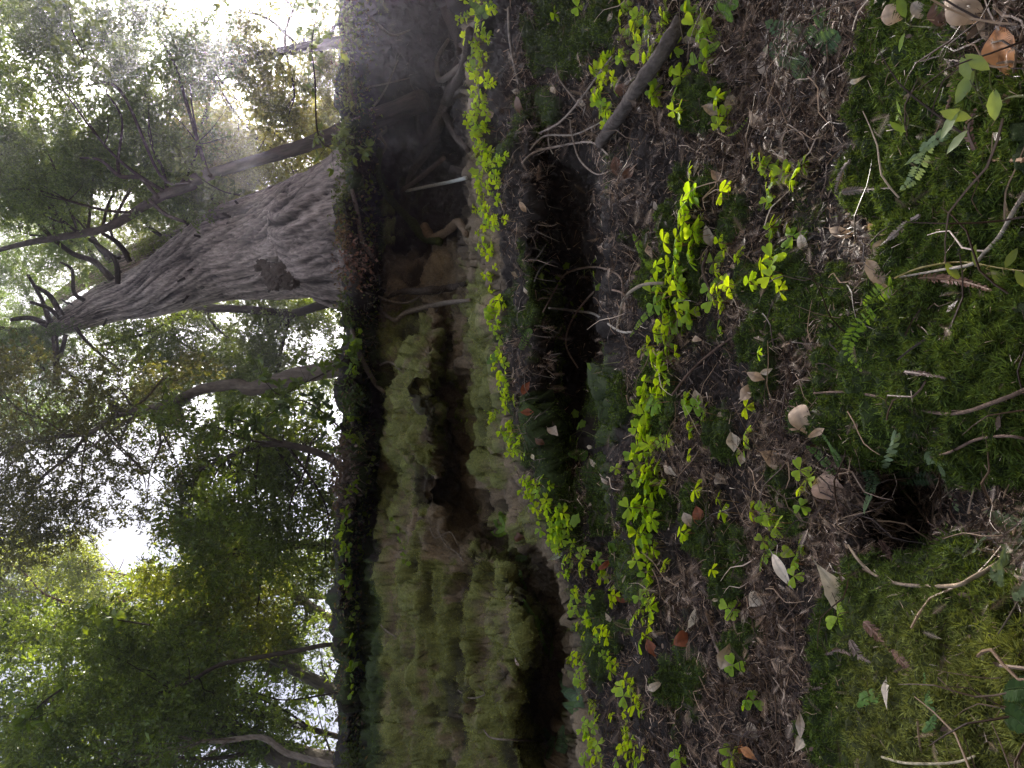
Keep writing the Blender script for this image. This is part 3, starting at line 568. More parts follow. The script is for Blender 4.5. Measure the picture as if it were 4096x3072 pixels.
stick('dead_branch', 'pale bent twig running under the large corner fern into the dark hollow', 'branch', [(1010, 553, 5, .08), (1000, 562, 4.5, .07), (974, 577, 4.5, .06), (950, 586, 4, .05), (900, 584, 3.5, .04), (875, 575, 3, .03), (860, 562, 3, .03), (848, 545, 2, .03)], (.30, .23, .16), .03, .2, SG)
stick('dead_branch', 'thin straight twig crossing the moss at the lower right edge', 'branch', [(1030, 580, 2, .05), (1012, 612, 2, .05), (998, 634, 1.2, .04)], (.12, .10, .07), .03, .1, SG)
stick('dead_branch', 'two-toned pale straw twig lying on moss in the lower right corner', 'branch', [(882, 757, 2.5, .03), (905, 763, 2.5, .03), (950, 763, 2.5, .03), (975, 756, 2, .03)], (.5, .43, .28), .03, .1, SG)
stick('dead_branch', 'dark thin twig slanting through the litter near the bottom of the photo', 'branch', [(766, 663, 2.5), (776, 690, 2.5), (788, 720, 2.2), (795, 748, 2)], (.11, .085, .07), .03, .2, SG)
stick('dead_branch', 'brown twig slanting in litter left of the long cream leaf', 'branch', [(706, 612, 3), (712, 635, 3), (720, 655, 3), (728, 668, 2)], (.2, .15, .12), .03, .2, SG)
stick('dead_branch', 'long bent twig below the dense sorrel row', 'branch', [(672, 395, 2), (690, 372, 2.5), (712, 352, 2.5), (735, 335, 1.8)], (.12, .08, .06), .04, .2, SG)
stick('dead_branch', 'red brown stem rising through the middle of the dense sorrel row', 'branch', [(708, 250, 3.5, .05), (703, 270, 3.5, .06), (710, 290, 3, .05), (720, 310, 2.5, .04)], (.09, .065, .05), .04, .2, SG)
tw = [([(549, 308, 2), (575, 311, 2.2), (594, 314, 2.4), (617, 330, 2.5), (632, 332, 2)], (.4, .36, .3), 'pale twig sticking straight out over the dark middle hollow'),
      ([(578, 368, 1.5), (566, 345, 1.8), (572, 320, 1.8), (594, 292, 2), (617, 291, 2), (628, 300, 1.6)], (.28, .2, .15), 'looping brown vine stem over the dark middle hollow'),
      ([(543, 312, 1.4), (555, 290, 1.6), (567, 273, 1.8), (594, 267, 2), (619, 276, 2), (622, 300, 1.8)], (.22, .16, .12), 'arched brown vine stem carrying bright lobed leaves'),
      ([(617, 330, 3), (624, 300, 3.4), (640, 286, 3.4), (664, 283, 3)], (.3, .25, .18), 'stout curved tan stem just above the dense sorrel row'),
      ([(508, 8, 2), (509, 35, 2.4), (513, 60, 2), (518, 84, 1.6)], (.34, .29, .25), 'long hanging root below the top end of the upper sorrel row'),
      ([(522, 163, 2), (535, 152, 2.2), (560, 146, 2.4), (590, 142, 2.2), (608, 155, 1.6)], (.38, .31, .25), 'long pale twig of the tangle left of the thick dead branch'),
      ([(540, 133, 2), (560, 122, 2.2), (580, 100, 2.2), (600, 72, 1.8), (612, 56, 1.2)], (.33, .27, .22), 'pale twig running up from the tangle to the top sorrel cluster'),
      ([(530, 150, 1.6), (545, 136, 1.8), (572, 135, 2), (590, 128, 1.8), (604, 120, 1.2)], (.30, .25, .2), 'middle twig of the pale tangle above the dark hollow'),
      ([(556, 66, 1.4), (560, 80, 1.6), (575, 100, 1.8), (590, 118, 1.4)], (.25, .2, .16), 'thin curved twig crossing beside the top moss mound'),
      ([(570, 120, 1.4), (573, 140, 1.6), (580, 160, 1.8), (596, 174, 1.6), (612, 170, 1.2)], (.3, .24, .19), 'drooping twig at the top end of the dark hollow'),
      ([(548, 126, 1.4), (549, 145, 1.6), (553, 154, 1.2)], (.3, .26, .2), 'short drooping twig inside the pale tangle')]
for pts, col, lab in tw: stick('twig', lab, 'twig', pts, col, .12, .15, 'thin twigs and vines over the hollow', 6)
rt = [([(352, 12, 5), (372, 20, 4), (392, 35, 3), (410, 30, 2)], 'root crossing the top of the dark hollow'), 
      ([(440, -10, 22, .3), (452, 20, 20, .3), (462, 50, 18, .3), (455, 85, 20, .35), (445, 105, 12, .3)], 'broad smooth root strip at the top of the photo'),
      ([(470, 30, 10, .15), (462, 70, 13, .3), (450, 95, 16, .4), (438, 125, 18, .45), (425, 140, 14, .4), (418, 130, 6, .3), (417, 100, 2, .3), (411, 85, 1.5, .3)], 'thick twisted root with a pale thin tip in the dark hollow'),
      ([(465, 62, 8, .3), (440, 80, 8, .45), (437, 60, 5, .4), (448, 40, 4, .3)], 'bent knee of root above the twisted root'),
      ([(437, 140, 12, .4), (425, 155, 12, .4), (412, 172, 9, .4), (406, 188, 4, .4)], 'ridged root fan reaching down to the whitish stick'),
      ([(445, 115, 10, .4), (455, 135, 10, .3), (468, 150, 7, .2)], 'root bulge beside the upper sorrel row'),
      ([(352, 120, 2), (370, 110, 2.4), (385, 90, 2, .3), (398, 60, 1.5, .3)], 'long thin pale root in the dark hollow'),
      ([(354, 95, 2), (366, 88, 2), (384, 84, 1.8, .2), (410, 78, 1.2, .2)], 'forked hair root near the photo top'),
      ([(383, 120, 4, .3), (386, 130, 3.5, .3), (380, 136, 4, .3), (386, 146, 3, .3), (379, 158, 2.5, .3)], 'small kinked root below the long thin root'),
      ([(380, 150, 9, .25), (378, 172, 8, .3), (384, 190, 9, .35), (396, 206, 10, .35), (410, 220, 12, .3), (424, 236, 14, .2), (440, 242, 10, .15)], 'mossy arched root framing the dark hollow'),
      ([(424, 225, 12, .3), (432, 238, 14, .25), (446, 232, 12, .25), (458, 222, 12, .2), (466, 235, 8, .15)], 'thick tan curled root end by the upper sorrel row'),
      ([(352, 190, 5), (358, 215, 7), (362, 240, 7), (372, 256, 6)], 'knobbly root along the edge under the redwood'),
      ([(384, 300, 3, .1), (400, 292, 8, .18), (425, 291, 11, .2), (450, 288, 10, .18), (466, 283, 5, .12)], 'shaggy root mass hanging down the middle of the rock face'),
      ([(378, 296, 2.4, .1), (390, 301, 2.6, .15), (410, 302, 2.5, .2), (432, 286, 2, .2)], 'thin looping root on the shaggy root mass'),
      ([(384, 313, 4, .1), (395, 320, 5, .15), (408, 312, 6, .18), (440, 304, 8, .16), (470, 300, 4, .1)], 'lower strand of the shaggy root mass'),
      ([(380, 365, 2.4, .06), (390, 362, 2.4, .08), (400, 370, 2, .08)], 'short pale root hanging under the mossy lip'),
      ([(352, 330, 7), (358, 350, 8), (366, 368, 8), (376, 384, 6), (384, 392, 4)], 'gnarled grey root along the lip of the bank'),
      ([(346, 395, 5), (352, 420, 5), (350, 450, 5), (346, 480, 4)], 'dark root running level along the lip'),
      ([(540, 735, 2), (548, 744, 2.4), (545, 758, 2, .05), (560, 768, 1.6)], 'hooked root in the lower hollow'),
      ([(484, 730, 1.8, .1), (492, 738, 2.2, .15), (515, 740, 2.2, .15), (540, 741, 2, .1)], 'long bare root crossing the lower hollow'),
      ([(458, 690, 1.5), (470, 698, 1.6), (485, 694, 1.4), (478, 685, 1.2)], 'thin looped root on the mossy rock'),
      ([(438, 530, 2), (446, 545, 2), (456, 552, 2), (464, 562, 1.5)], 'reddish dry stem dangling on the bare sandstone'),
      ([(430, 528, 1.4), (436, 538, 1.6), (450, 532, 1.6), (458, 545, 1.4)], 'dry forked stem beside the bare sandstone'),
      ([(381, 625, 2, .08), (388, 632, 2, .06), (397, 637, 1.6)], 'short straw root on the mossy lip')]
for pts, lab in rt:
    pts = [(q[0], q[1], q[2]*(.72 if q[2] > 6 else .9), *q[3:]) for q in pts]
    col = (.16, .115, .075) if 'tan' in lab else (.05, .06, .02) if 'mossy arch' in lab else (.075, .06, .05) if max(p[2] for p in pts) > 6 else (.17, .14, .11)
    stick('root', lab, 'root', pts, col, .05, .34 if max(p[2] for p in pts) > 6 else .15, RG, 14 if max(p[2] for p in pts) > 6 else 6)
# hair roots and fibres hanging from the shaggy mass and the lip: nobody could count them
hb = MB()
for k in range(900):
    u = random.random()
    if u < .45: px, py = rng.uniform(380, 470), rng.normal(298, 9)
    elif u < .7: px, py = rng.uniform(355, 378), rng.uniform(150, 480)
    elif u < .85: px, py = rng.uniform(395, 470), rng.uniform(40, 180)
    else: px, py = rng.uniform(505, 545), rng.uniform(0, 520)
    p, n = hit(px, py); a = p+n*.03; d = nrm(n*.4+rv(1)[0]*.8+np.array([0, 0, -.8])); l = rng.uniform(.04, .16)
    tube(hb, [a, a+d*l*.5+rv(1)[0]*l*.15, a+d*l+np.array([0, 0, -.2*l])], [.0022, .0018, .0006], np.array([.17, .14, .11])*rng.uniform(.4, 1.6), n=3, k=3)
tag(hb.build('root_hair', M_root), 'fine tangled hair roots hanging from the lip and rock face', 'roots', kind='stuff')
# ------------------------------------------------------------------ broad dead leaves
def dead_leaf_mesh(L, wr, curl, fold, serr, col, seed):
    n = 13; m = 7; t = np.linspace(0, 1, n); wv = wr*np.sin(np.pi*t**.9)**1.05*(1+.12*np.sin(t*9+seed))
    if serr: wv = wv*(1+.10*(np.arange(n) % 2))
    s = np.linspace(-1, 1, m); X = np.repeat(t[:, None], m, 1); Y = wv[:, None]*s[None]*.5
    Z = fold*np.abs(Y)*1.3+curl*np.sin(X*np.pi)*.42*(1+.5*s[None])+(X-.5)*Y*2.2*math.sin(seed*1.7)+.05*fbm(np.stack([X*3+seed, Y*6, X*0], -1), seed % 50, 2)+.010*np.cos(X*60-np.abs(s[None])*6)*(1-np.abs(s[None])*.3)
    X = X-curl*.12*np.sin(X*np.pi)
    v = np.stack([X-.5, Y, Z], -1)*L
    i = np.arange(n-1)[:, None]*m+np.arange(m-1)[None]; q = np.stack([i, i+1, i+m+1, i+m], -1).reshape(-1, 4)
    c = np.asarray(col)*(1+.25*fbm(v/L*5+seed, 9, 3)[..., None])*(1-.28*(np.abs(s) < .05))[None, :, None]*(1-.12*(np.arange(n) % 2 == 0))[:, None, None]
    b = MB(); b.add(v, np.concatenate([q[:, [0, 1, 2]], q[:, [0, 2, 3]]]), c.reshape(-1, 3))
    tube(b, [[-.62*L, 0, .02*L], [-.5*L, 0, 0], [.4*L, 0, .012*L+float(Z[-3, m//2])*L*.9]], [.012*L, .010*L, .003*L], np.asarray(col)*.8, n=4, k=2)
    return b
TAN = (.50, .36, .24); PAL = (.66, .56, .43); DB = (.15, .075, .045); RB = (.26, .085, .04); GRY = (.40, .32, .24); CRM = (.62, .54, .40); ORG = (.50, .22, .08)
NAME = {TAN: 'tan', PAL: 'pale grey', DB: 'dark brown', RB: 'red brown', GRY: 'grey brown', CRM: 'cream', ORG: 'orange yellow'}
# px, py, length px, angle, width ratio, curl, colour, special label
dl = [(766, 70, 22, 40, .45, .2, GRY, 'grey ribbed dead leaf beside the glaucous fern clump'), (711, 110, 16, 30, .6, .2, GRY, None), (731, 104, 18, 80, .6, .3, GRY, None), (758, 120, 24, 60, .5, .3, TAN, 'large torn tan leaf on the litter below the glaucous ferns'), (717, 176, 17, 50, .45, .2, TAN, None),
      (858, 79, 14, -30, .35, .7, PAL, 'bleached curled leaf on the needle heap above the dark moss'), (845, 233, 28, 15, .35, .9, TAN, 'long hollow curled leaf at the edge of the dark moss'), (803, 243, 16, 80, .6, .4, PAL, None), (872, 230, 13, 60, .5, .3, TAN, None), (880, 247, 17, -50, .5, .4, GRY, None), (783, 157, 14, 80, .6, .3, PAL, 'whitish leaf behind the sorrel plants nearest the right moss'), (805, 170, 12, 80, .5, .3, PAL, None),
      (703, 36, 10, 20, .7, .3, PAL, None), (690, 40, 14, 10, .5, .2, GRY, None), (709, 236, 20, 80, .5, .2, GRY, None), (740, 135, 12, 30, .6, .4, DB, None), (826, 92, 12, -60, .4, .5, PAL, None), (822, 130, 12, -40, .4, .6, PAL, None),
      (868, 8, 34, 10, .6, .4, DB, 'big dark leaf at the very top of the photo above the needle heap'), (897, 12, 26, -20, .7, .4, TAN, None), (922, 10, 22, 30, .6, .4, GRY, None), (968, 4, 46, 40, .6, .8, TAN, 'large folded tan leaf in the top right corner'), (1008, 8, 50, -20, .6, .8, GRY, 'large pale crumpled leaf in the top right corner'), (1012, 56, 58, 75, .45, 1.0, ORG, 'big orange brown curled leaf at the right edge near the top'), (940, 16, 26, 70, .6, .5, DB, None), (988, 30, 30, 20, .6, .6, TAN, None),
      (876, 273, 28, 55, .5, .2, TAN, 'smooth oval tan leaf above the bright narrow fern'), (886, 292, 16, 70, .5, .3, GRY, None), (756, 376, 17, 20, .5, .4, TAN, None), (766, 371, 12, -30, .5, .3, PAL, None), (803, 384, 14, 50, .6, .2, GRY, None), (750, 392, 22, -40, .5, .4, TAN, None), (802, 420, 26, 70, .8, .9, TAN, 'crumpled broad brown leaf in the middle of the lower slope'), (816, 433, 16, -30, .4, .4, TAN, None), (770, 420, 18, -40, .35, .4, GRY, None),
      (732, 442, 18, 80, .6, .3, PAL, None), (742, 458, 12, -80, .5, .5, PAL, None), (779, 463, 36, 25, .42, .4, TAN, 'large ribbed brown leaf left of the two big sorrel leaves'), (831, 486, 32, 10, .85, .1, (.50, .34, .25), 'round veined light brown leaf under the big sorrel leaves'), (826, 504, 20, -40, .5, .3, TAN, None), (720, 481, 14, 40, .7, .3, GRY, None), (699, 400, 20, 70, .5, .3, GRY, None), (697, 340, 10, 20, .5, .4, TAN, None),
      (688, 520, 15, 60, .6, .3, GRY, None), (698, 516, 18, 70, .6, .3, RB, None), (756, 514, 20, 90, .5, .3, RB, None), (783, 572, 36, 55, .28, .5, PAL, 'narrow pale leaf hanging behind the lower sorrel leaves'), (836, 594, 58, 52, .28, .35, CRM, 'longest cream leaf with toothed edge beside the corner moss'), (759, 598, 22, -40, .5, .4, PAL, None), (767, 606, 14, 60, .4, .5, PAL, None), (696, 615, 30, -60, .25, .3, CRM, 'narrow cream leaf standing on edge in the litter'), (745, 616, 13, -70, .4, .3, PAL, None),
      (683, 641, 20, -30, .7, .3, RB, None), (725, 656, 24, -70, .5, .4, GRY, None), (728, 664, 14, 20, .5, .5, PAL, None), (783, 667, 24, 20, .5, .2, TAN, None), (887, 695, 26, 60, .25, .2, PAL, 'slim pale leaf on moss right of the small bright fern'), (753, 731, 16, 60, .6, .3, PAL, None), (741, 740, 22, 80, .3, .9, ORG, 'yellow edged curled leaf near the bottom of the photo'), (749, 754, 18, 40, .4, .5, ORG, None), (800, 726, 22, 90, .3, .3, GRY, None), (802, 740, 24, -60, .35, .3, PAL, None), (715, 600, 6, 0, .5, .3, PAL, None), (690, 720, 16, 80, .6, .3, GRY, None),
      (581, 103, 9, 20, .7, .2, PAL, 'white leaf speared by the pale twigs near the top hollow'), (610, 17, 8, -60, .5, .2, PAL, None), (553, 91, 9, 60, .5, .2, PAL, None), (491, 114, 10, 0, .7, .2, TAN, 'round tan leaf just under the upper sorrel row'), (517, 92, 9, 10, .5, .4, PAL, None), (519, 106, 18, 70, .45, .3, (.16, .10, .07), None), (523, 207, 11, 60, .5, .3, TAN, None), (624, 90, 18, 10, .6, .4, DB, None), (617, 168, 20, 80, .5, .4, DB, None), (628, 172, 18, -40, .5, .4, DB, None), (658, 207, 13, 40, .5, .3, GRY, None), (650, 252, 13, 80, .5, .3, TAN, None), (628, 29, 12, -50, .6, .3, PAL, None),
      (526, 388, 13, -60, .5, .5, RB, 'red brown leaf lodged in litter under the sorrel row middle'), (527, 412, 12, 0, .5, .2, RB, None), (553, 432, 16, 60, .5, .3, GRY, None), (540, 441, 11, 40, .6, .3, DB, None), (527, 291, 9, 60, .5, .4, PAL, None), (516, 275, 10, 30, .4, .3, PAL, None), (592, 463, 9, 50, .4, .3, PAL, None), (605, 479, 14, 40, .4, .3, GRY, None), (533, 457, 6, 60, .6, .2, PAL, None), (671, 471, 16, 30, .4, .3, PAL, None), (590, 447, 6, 0, .6, .2, PAL, None),
      (559, 555, 18, -25, .3, .1, (.38, .45, .33), 'grey green narrow leaf turned underside up below the rock face'), (605, 564, 15, -40, .4, .3, RB, None), (622, 599, 13, -10, .6, .3, RB, None), (608, 619, 11, 60, .4, .3, PAL, None), (652, 648, 18, 60, .5, .3, RB, None), (521, 536, 14, 10, .6, .9, DB, 'dark withered leaf clump in the undercut of the mossy rock'), (655, 686, 14, -30, .5, .3, PAL, None), (517, 662, 8, 60, .4, .2, (.5, .38, .33), 'small pinkish leaf stuck on the mossy rock'), (577, 588, 6, 60, .6, .1, PAL, None)]
cnt = {}
def where(px, py):
    if px < 545: return 'in the litter strip under the upper sorrel row'
    if px < 640: return 'beside the middle hollow'
    if px < 725: return 'among the dense sorrel row'
    if px < 850: return 'on the open litter slope'
    return 'near the right hand moss'
for i, (px, py, L, ang, wr, curl, col, lab) in enumerate(dl):
    p, n = hit(px, py); D = float((p-CAM)@FWD); Lw = L/F*D*1.15
    b = dead_leaf_mesh(Lw, wr, curl*random.choice((1, 1, -1)), .2, lab is not None and 'tooth' in lab, col, i)
    o = b.build('dead_leaf', M_dry)
    a = R(ang); xdir = -UP*math.cos(a)-RIGHT*math.sin(a)       # direction on the picture: right is down the slope
    nn = nrm(n*.45+nrm(CAM-p)*.65+rv(1)[0]*.25); xdir = nrm(xdir-nn*np.dot(xdir, nn)); y = np.cross(nn, xdir)
    mw = Matrix.Identity(4)
    for k in range(3): mw[k][0] = xdir[k]; mw[k][1] = y[k]; mw[k][2] = nn[k]; mw[k][3] = (p+nrm(CAM-p)*(.010+.12*Lw))[k]
    o.matrix_world = mw
    if lab is None:
        key = (NAME.get(col, 'brown'), where(px, py)); cnt.setdefault(key, []).append((py, o)); lab = 'x'
    tag(o, lab, 'dead leaf', 'broad dead leaves on the bank')
for (cn, wh), lst in cnt.items():
    lst.sort(key=lambda t: t[0])
    for k, (py, o) in enumerate(lst):
        o['label'] = f'{cn} dead leaf {wh}' if len(lst) == 1 else f'{cn} dead leaf {wh}, {ordn(k)} from top'
# ------------------------------------------------------------------ sorrel
def leaflet(fold):
    prof = [(0.03, .02), (.25, .20), (.5, .36), (.75, .48), (.92, .46), (1.02, .32), (1.0, .14)]
    v = [[.02, 0, 0], [.30, 0, .0], [.6, 0, .0], [.86, 0, 0]]
    f = []; nn = len(prof)
    for s in (-1, 1):
        b = len(v); v += [[x, s*y, -fold*y*1.0] for x, y in prof]
        order = [(0, b+0, b+1), (0, b+1, 1), (1, b+1, b+2), (1, b+2, 2), (2, b+2, b+3), (2, b+3, 3), (3, b+3, b+4), (3, b+4, b+5), (3, b+5, b+6)]
        f += [t if s > 0 else (t[0], t[2], t[1]) for t in order]
    v = np.array(v); v[:, 2] -= .12*v[:, 0]**2; return v, np.array(f)
LEAFM = []
for k in range(8):
    b = MB(); base = np.array([2.1, 1.9, 2.0])*np.array([[.17, .30, .028], [.15, .28, .03], [.20, .33, .03], [.18, .30, .025], [.13, .25, .03], [.21, .34, .035], [.16, .30, .03], [.19, .31, .025]][k])  # greens scaled up: the backlit glow is put into the leaf colour
    for j in range(3):
        v, f = leaflet(rng.uniform(.1, .55)); a = j*2*math.pi/3+rng.uniform(-.12, .12); dr = rng.uniform(-.1, .35)
        x = v[:, 0]*math.cos(dr)+v[:, 2]*math.sin(dr); z = -v[:, 0]*math.sin(dr)+v[:, 2]*math.cos(dr)
        vv = np.stack([x*math.cos(a)-v[:, 1]*math.sin(a), x*math.sin(a)+v[:, 1]*math.cos(a), z], 1)
        cc_ = base*np.where(np.arange(len(v)) < 4, .78, 1.0)[:, None]*rng.uniform(.9, 1.1)
        b.add(vv, f, cc_)
    o = b.build('leaf', M_sorrel); LEAFM.append(o.data); bpy.data.objects.remove(o)
NUMW = ['no', 'one', 'two', 'three', 'four', 'five', 'six', 'seven', 'eight', 'nine']
def sorrel(px, py, n, spread, label, size=.024, group='sorrel plants on the bank', facing=.5):
    rp, rn = hit(px+7, py); root = empty('sorrel_plant', rp, label, 'sorrel', group)
    D = float((rp-CAM)@FWD)
    for k in range(n):
        sx = px+rng.normal()*spread*.55; sy = py+rng.normal()*spread*.75
        p, nn = hit(sx, sy); tocam = nrm(CAM-p)
        lift = rng.uniform(.015, .055)
        lp = p+tocam*lift+DU*.01
        # leaf blade: nearly level, tipped towards the light and the open side
        n0 = nrm(DU*1.0-tocam*.0+nrm(SUN)*.3+np.array([0, -1, 0])*rng.uniform(-.2, .9)*facing+rv(1)[0]*.42)
        if rng.random() < .25: n0 = nrm(tocam+rv(1)[0]*.4+DU*.3)
        a = rv(1)[0]; x = nrm(a-n0*np.dot(a, n0)); y = np.cross(n0, x); s = size*rng.uniform(.7, 1.25)*float(np.interp(np.linalg.norm(p-CAM), [1.3, 2.4, 4], [1.1, 1.32, 1.5]))
        o = bpy.data.objects.new('leaf', random.choice(LEAFM)); COL.objects.link(o); o.parent = root
        mw = Matrix.Identity(4)
        for q in range(3): mw[q][0] = x[q]*s; mw[q][1] = y[q]*s; mw[q][2] = n0[q]*s; mw[q][3] = lp[q]-rp[q]
        o.matrix_basis = mw
        st = MB(); b0 = rp+rv(1)[0]*.01; b0 = b0+(hit(px+10+rng.uniform(-3, 5), py+(sy-py)*.4)[0]-rp)*.8
        mid = (b0+lp)/2+tocam*.02+DU*.01
        tube(st, [b0, mid, lp-n0*.001], [.0011, .001, .0008], [(.20, .13, .06), (.24, .12, .07), (.16, .20, .05)][k % 3], n=4, k=4)
        st.build('stem', M_fern, root, origin=rp)
    return root
# upper row along the ledge
k = 0; ly = -4
spots = []
while ly < 770:
    lx = float(np.interp(ly, [-40, 0, 60, 100, 185, 230, 300, 370, 440, 475, 510, 560, 600, 680, 768], [470, 474, 466, 480, 484, 487, 493, 500, 506, 522, 537, 560, 572, 583, 594]))
    spots.append((lx+rng.uniform(-8, 7), ly)); ly += rng.uniform(8, 14) if ly < 540 else rng.uniform(12, 22)
spots = [q for q in spots if rng.random() > .14 or q[1] < 120]
for i, (a, b) in enumerate(spots):
    n = int(rng.integers(4, 8)) if b < 540 else int(rng.integers(2, 5))
    sorrel(a, b, n, 8 if b < 540 else 6, f'small sorrel plant with {NUMW[n]} leaves, {ordn(i)} along the upper ledge from the photo top', .024)
    if b < 240 or 440 < b < 560:
        n2 = int(rng.integers(2, 5)); sorrel(a+rng.uniform(7, 15), b+rng.uniform(-5, 5), n2, 6, f'sorrel with {NUMW[n2]} leaves hanging just below the {ordn(i)} plant of the upper ledge', .021)
row2 = [(690, 195, 4), (688, 208, 5), (697, 232, 3), (690, 222, 5), (683, 246, 5), (672, 260, 5), (668, 276, 6), (664, 292, 6), (678, 300, 6), (668, 312, 6), (686, 318, 5), (672, 330, 6), (660, 344, 5), (668, 356, 6), (656, 366, 6), (664, 380, 5), (650, 386, 6), (658, 398, 6), (648, 410, 6), (642, 424, 6), (652, 436, 5), (640, 446, 6), (650, 458, 6), (640, 470, 6), (652, 482, 5), (642, 494, 5), (638, 506, 5), (652, 514, 5), (644, 528, 5), (652, 544, 4), (640, 556, 4), (655, 572, 4), (645, 588, 4), (652, 602, 3), (645, 622, 3), (636, 640, 2), (628, 690, 5), (636, 704, 5), (622, 720, 4), (626, 738, 5), (642, 752, 5), (622, 760, 4)]
for i, (a, b, n) in enumerate(row2):
    sorrel(a, b, n, 13, f'lime green sorrel with {NUMW[n]} leaves, {ordn(i)} down the dense middle row', .0235)
top = [(605, 60, 6), (600, 78, 5), (599, 94, 6), (608, 108, 6), (612, 84, 4), (640, 18, 5), (650, 34, 5), (632, 42, 5), (622, 8, 4), (655, 62, 4), (660, 92, 4), (668, 14, 4), (676, 40, 5), (603, 125, 2), (680, 72, 3), (678, 105, 3), (692, 12, 3), (704, 32, 3), (706, 52, 2), (620, 55, 4), (645, 52, 4), (570, 2, 3)]
for i, (a, b, n) in enumerate(top):
    sorrel(a, b, n, 8, f'sorrel with {NUMW[n]} leaves in the top cluster round the thick dead branch, {ordn(i)} counted outward', .0235)
near = [(765, 162, 3), (776, 170, 3), (790, 174, 4), (806, 166, 2), (770, 197, 3), (778, 226, 3), (790, 238, 2), (770, 262, 2), (776, 274, 2), (784, 296, 1), (762, 352, 1), (720, 98, 3), (722, 118, 3), (726, 192, 1), (702, 232, 2), (728, 240, 2), (705, 24, 3), (715, 270, 3), (712, 288, 3), (722, 300, 3), (718, 338, 1), (735, 258, 2), (750, 285, 2), (735, 290, 2),
        (686, 400, 3), (692, 410, 2), (706, 416, 2), (692, 428, 2), (746, 432, 1), (744, 448, 1), (757, 455, 1), (808, 472, 1), (802, 492, 1), (812, 484, 1), (760, 510, 2), (770, 514, 3), (784, 528, 2), (765, 550, 2), (776, 546, 1), (802, 548, 1), (800, 562, 2), (800, 574, 1), (716, 562, 1), (734, 610, 2), (842, 613, 1), (742, 668, 1), (749, 702, 2), (728, 500, 1), (734, 514, 1), (735, 760, 2), (681, 760, 2), (683, 530, 2), (748, 410, 1), (697, 460, 1), (700, 480, 1), (808, 506, 1)]
wn_ = ['on the right of the needle heap', 'on the middle of the litter slope', 'on the lower litter slope']
cn2 = [0, 0, 0]
for i, (a, b, n) in enumerate(near):
    g = 0 if b < 300 else 1 if b < 480 else 2
    lab = {842: 'single folded sorrel leaf standing over the tip of the long cream leaf', 808: 'single large sorrel leaf above the round veined brown leaf' if b < 480 else None}.get(a) or f'sorrel with {NUMW[n]} {"leaf" if n == 1 else "leaves"} {wn_[g]}, {ordn(cn2[g])} from its left end'
    cn2[g] += 1
    sorrel(a, b, n, 6.5, lab, .0225 if a < 760 else .0215)
low = [(568, 560, 3), (580, 556, 3), (584, 572, 3), (578, 596, 3), (588, 590, 2), (598, 560, 2), (604, 578, 3), (613, 596, 2), (586, 618, 3), (596, 628, 3), (603, 640, 3), (606, 650, 2), (616, 604, 2), (590, 640, 2), (575, 650, 3), (580, 664, 4), (585, 728, 4), (591, 742, 4), (598, 758, 4), (566, 535, 3), (556, 528, 2), (620, 668, 2), (610, 540, 1), (640, 612, 2), (560, 515, 3)]
for i, (a, b, n) in enumerate(low):
    sorrel(a, b, n, 6, f'small sorrel with {NUMW[n]} {"leaf" if n == 1 else "leaves"} scattered under the mossy rock foot, {ordn(i)} from the undercut', .022)
# ------------------------------------------------------------------ sprigs with lobed or oval leaves
def lobed(k):
    n = 22; a = np.linspace(0, 2*np.pi, n, endpoint=False)
    r = .5*(1+.16*np.cos(a*5)+.05*np.cos(a*13)); x = .5+r*np.cos(a)*1.0; y = r*np.sin(a)*.85
    v = np.concatenate([[[.5, 0, .04]], np.stack([x, y, -.12*np.abs(y)], 1)]); f = [[0, i+1, (i+1) % n+1] for i in range(n)]
    return v, np.array(f)
LBV, LBF = lobed(0)
OVV = np.array([[0, 0, 0], [.2, -.14, .02], [.2, .14, .02], [.5, -.22, .02], [.5, 0, 0], [.5, .22, .02], [.8, -.13, 0], [.8, .13, 0], [1, 0, -.06]]); OVF = np.array([[0, 1, 4], [0, 4, 2], [1, 3, 4], [2, 4, 5], [3, 6, 4], [4, 7, 5], [6, 8, 4], [4, 8, 7]])
def sprig(name, label, pts, leaves, size, col, tv=LBV, tf=LBF, lift=.1, cat='plant', group='leafy sprigs on the bank', sc_=(.13, .14, .05), ang=.7):
    """stem through pts (px,py), leaves: list of (px,py,scale) or int count along the stem"""
    P = []
    for (a, b) in pts:
        p, n = hit(a, b); P.append(p+nrm(CAM-p)*lift)
    P = np.array(P); root = empty(name, P[0], label, cat, group)
    st = MB(); tube(st, P, np.linspace(.0016, .0007, len(P)), sc_, n=4, k=5)
    Q = smooth_path(P, 8)
    if isinstance(leaves, int):
        idx = np.linspace(.15, 1, leaves)*(len(Q)-1); LP = [(Q[int(t)], 1.0, j) for j, t in enumerate(idx)]
    else:
        LP = []
        for j, (a, b, s) in enumerate(leaves):
            p, n = hit(a, b); q = p+nrm(CAM-p)*(lift+.02); LP.append((q, s, j)); i = int(np.argmin(np.linalg.norm(Q-q, axis=1))); tube(st, [Q[i], (Q[i]+q)/2+DU*.004, q], [.0009, .0008, .0006], sc_, n=3, k=2)
    st.build('stem', M_fern, root, origin=P[0])
    for q, s, j in LP:
        tc = nrm(CAM-q); nn = nrm(tc*ang+DU*.6+rv(1)[0]*.45); side = nrm(np.cross(nn, Q[-1]-Q[0]))*(1 if j % 2 else -1)
        x = nrm(side+nrm(Q[-1]-Q[0])*.6+rv(1)[0]*.35); x = nrm(x-nn*np.dot(x, nn)); L = size*s*rng.uniform(.8, 1.2)
        b = MB(); scat(b, tv, tf, (q-P[0])[None], frame(x[None], nn[None]), np.array([[L, L, L]]), (np.asarray(col)*rng.uniform(.8, 1.2))[None])
        b.build('leaf', M_sorrel, root)
    return root
LG = (.17, .28, .03)
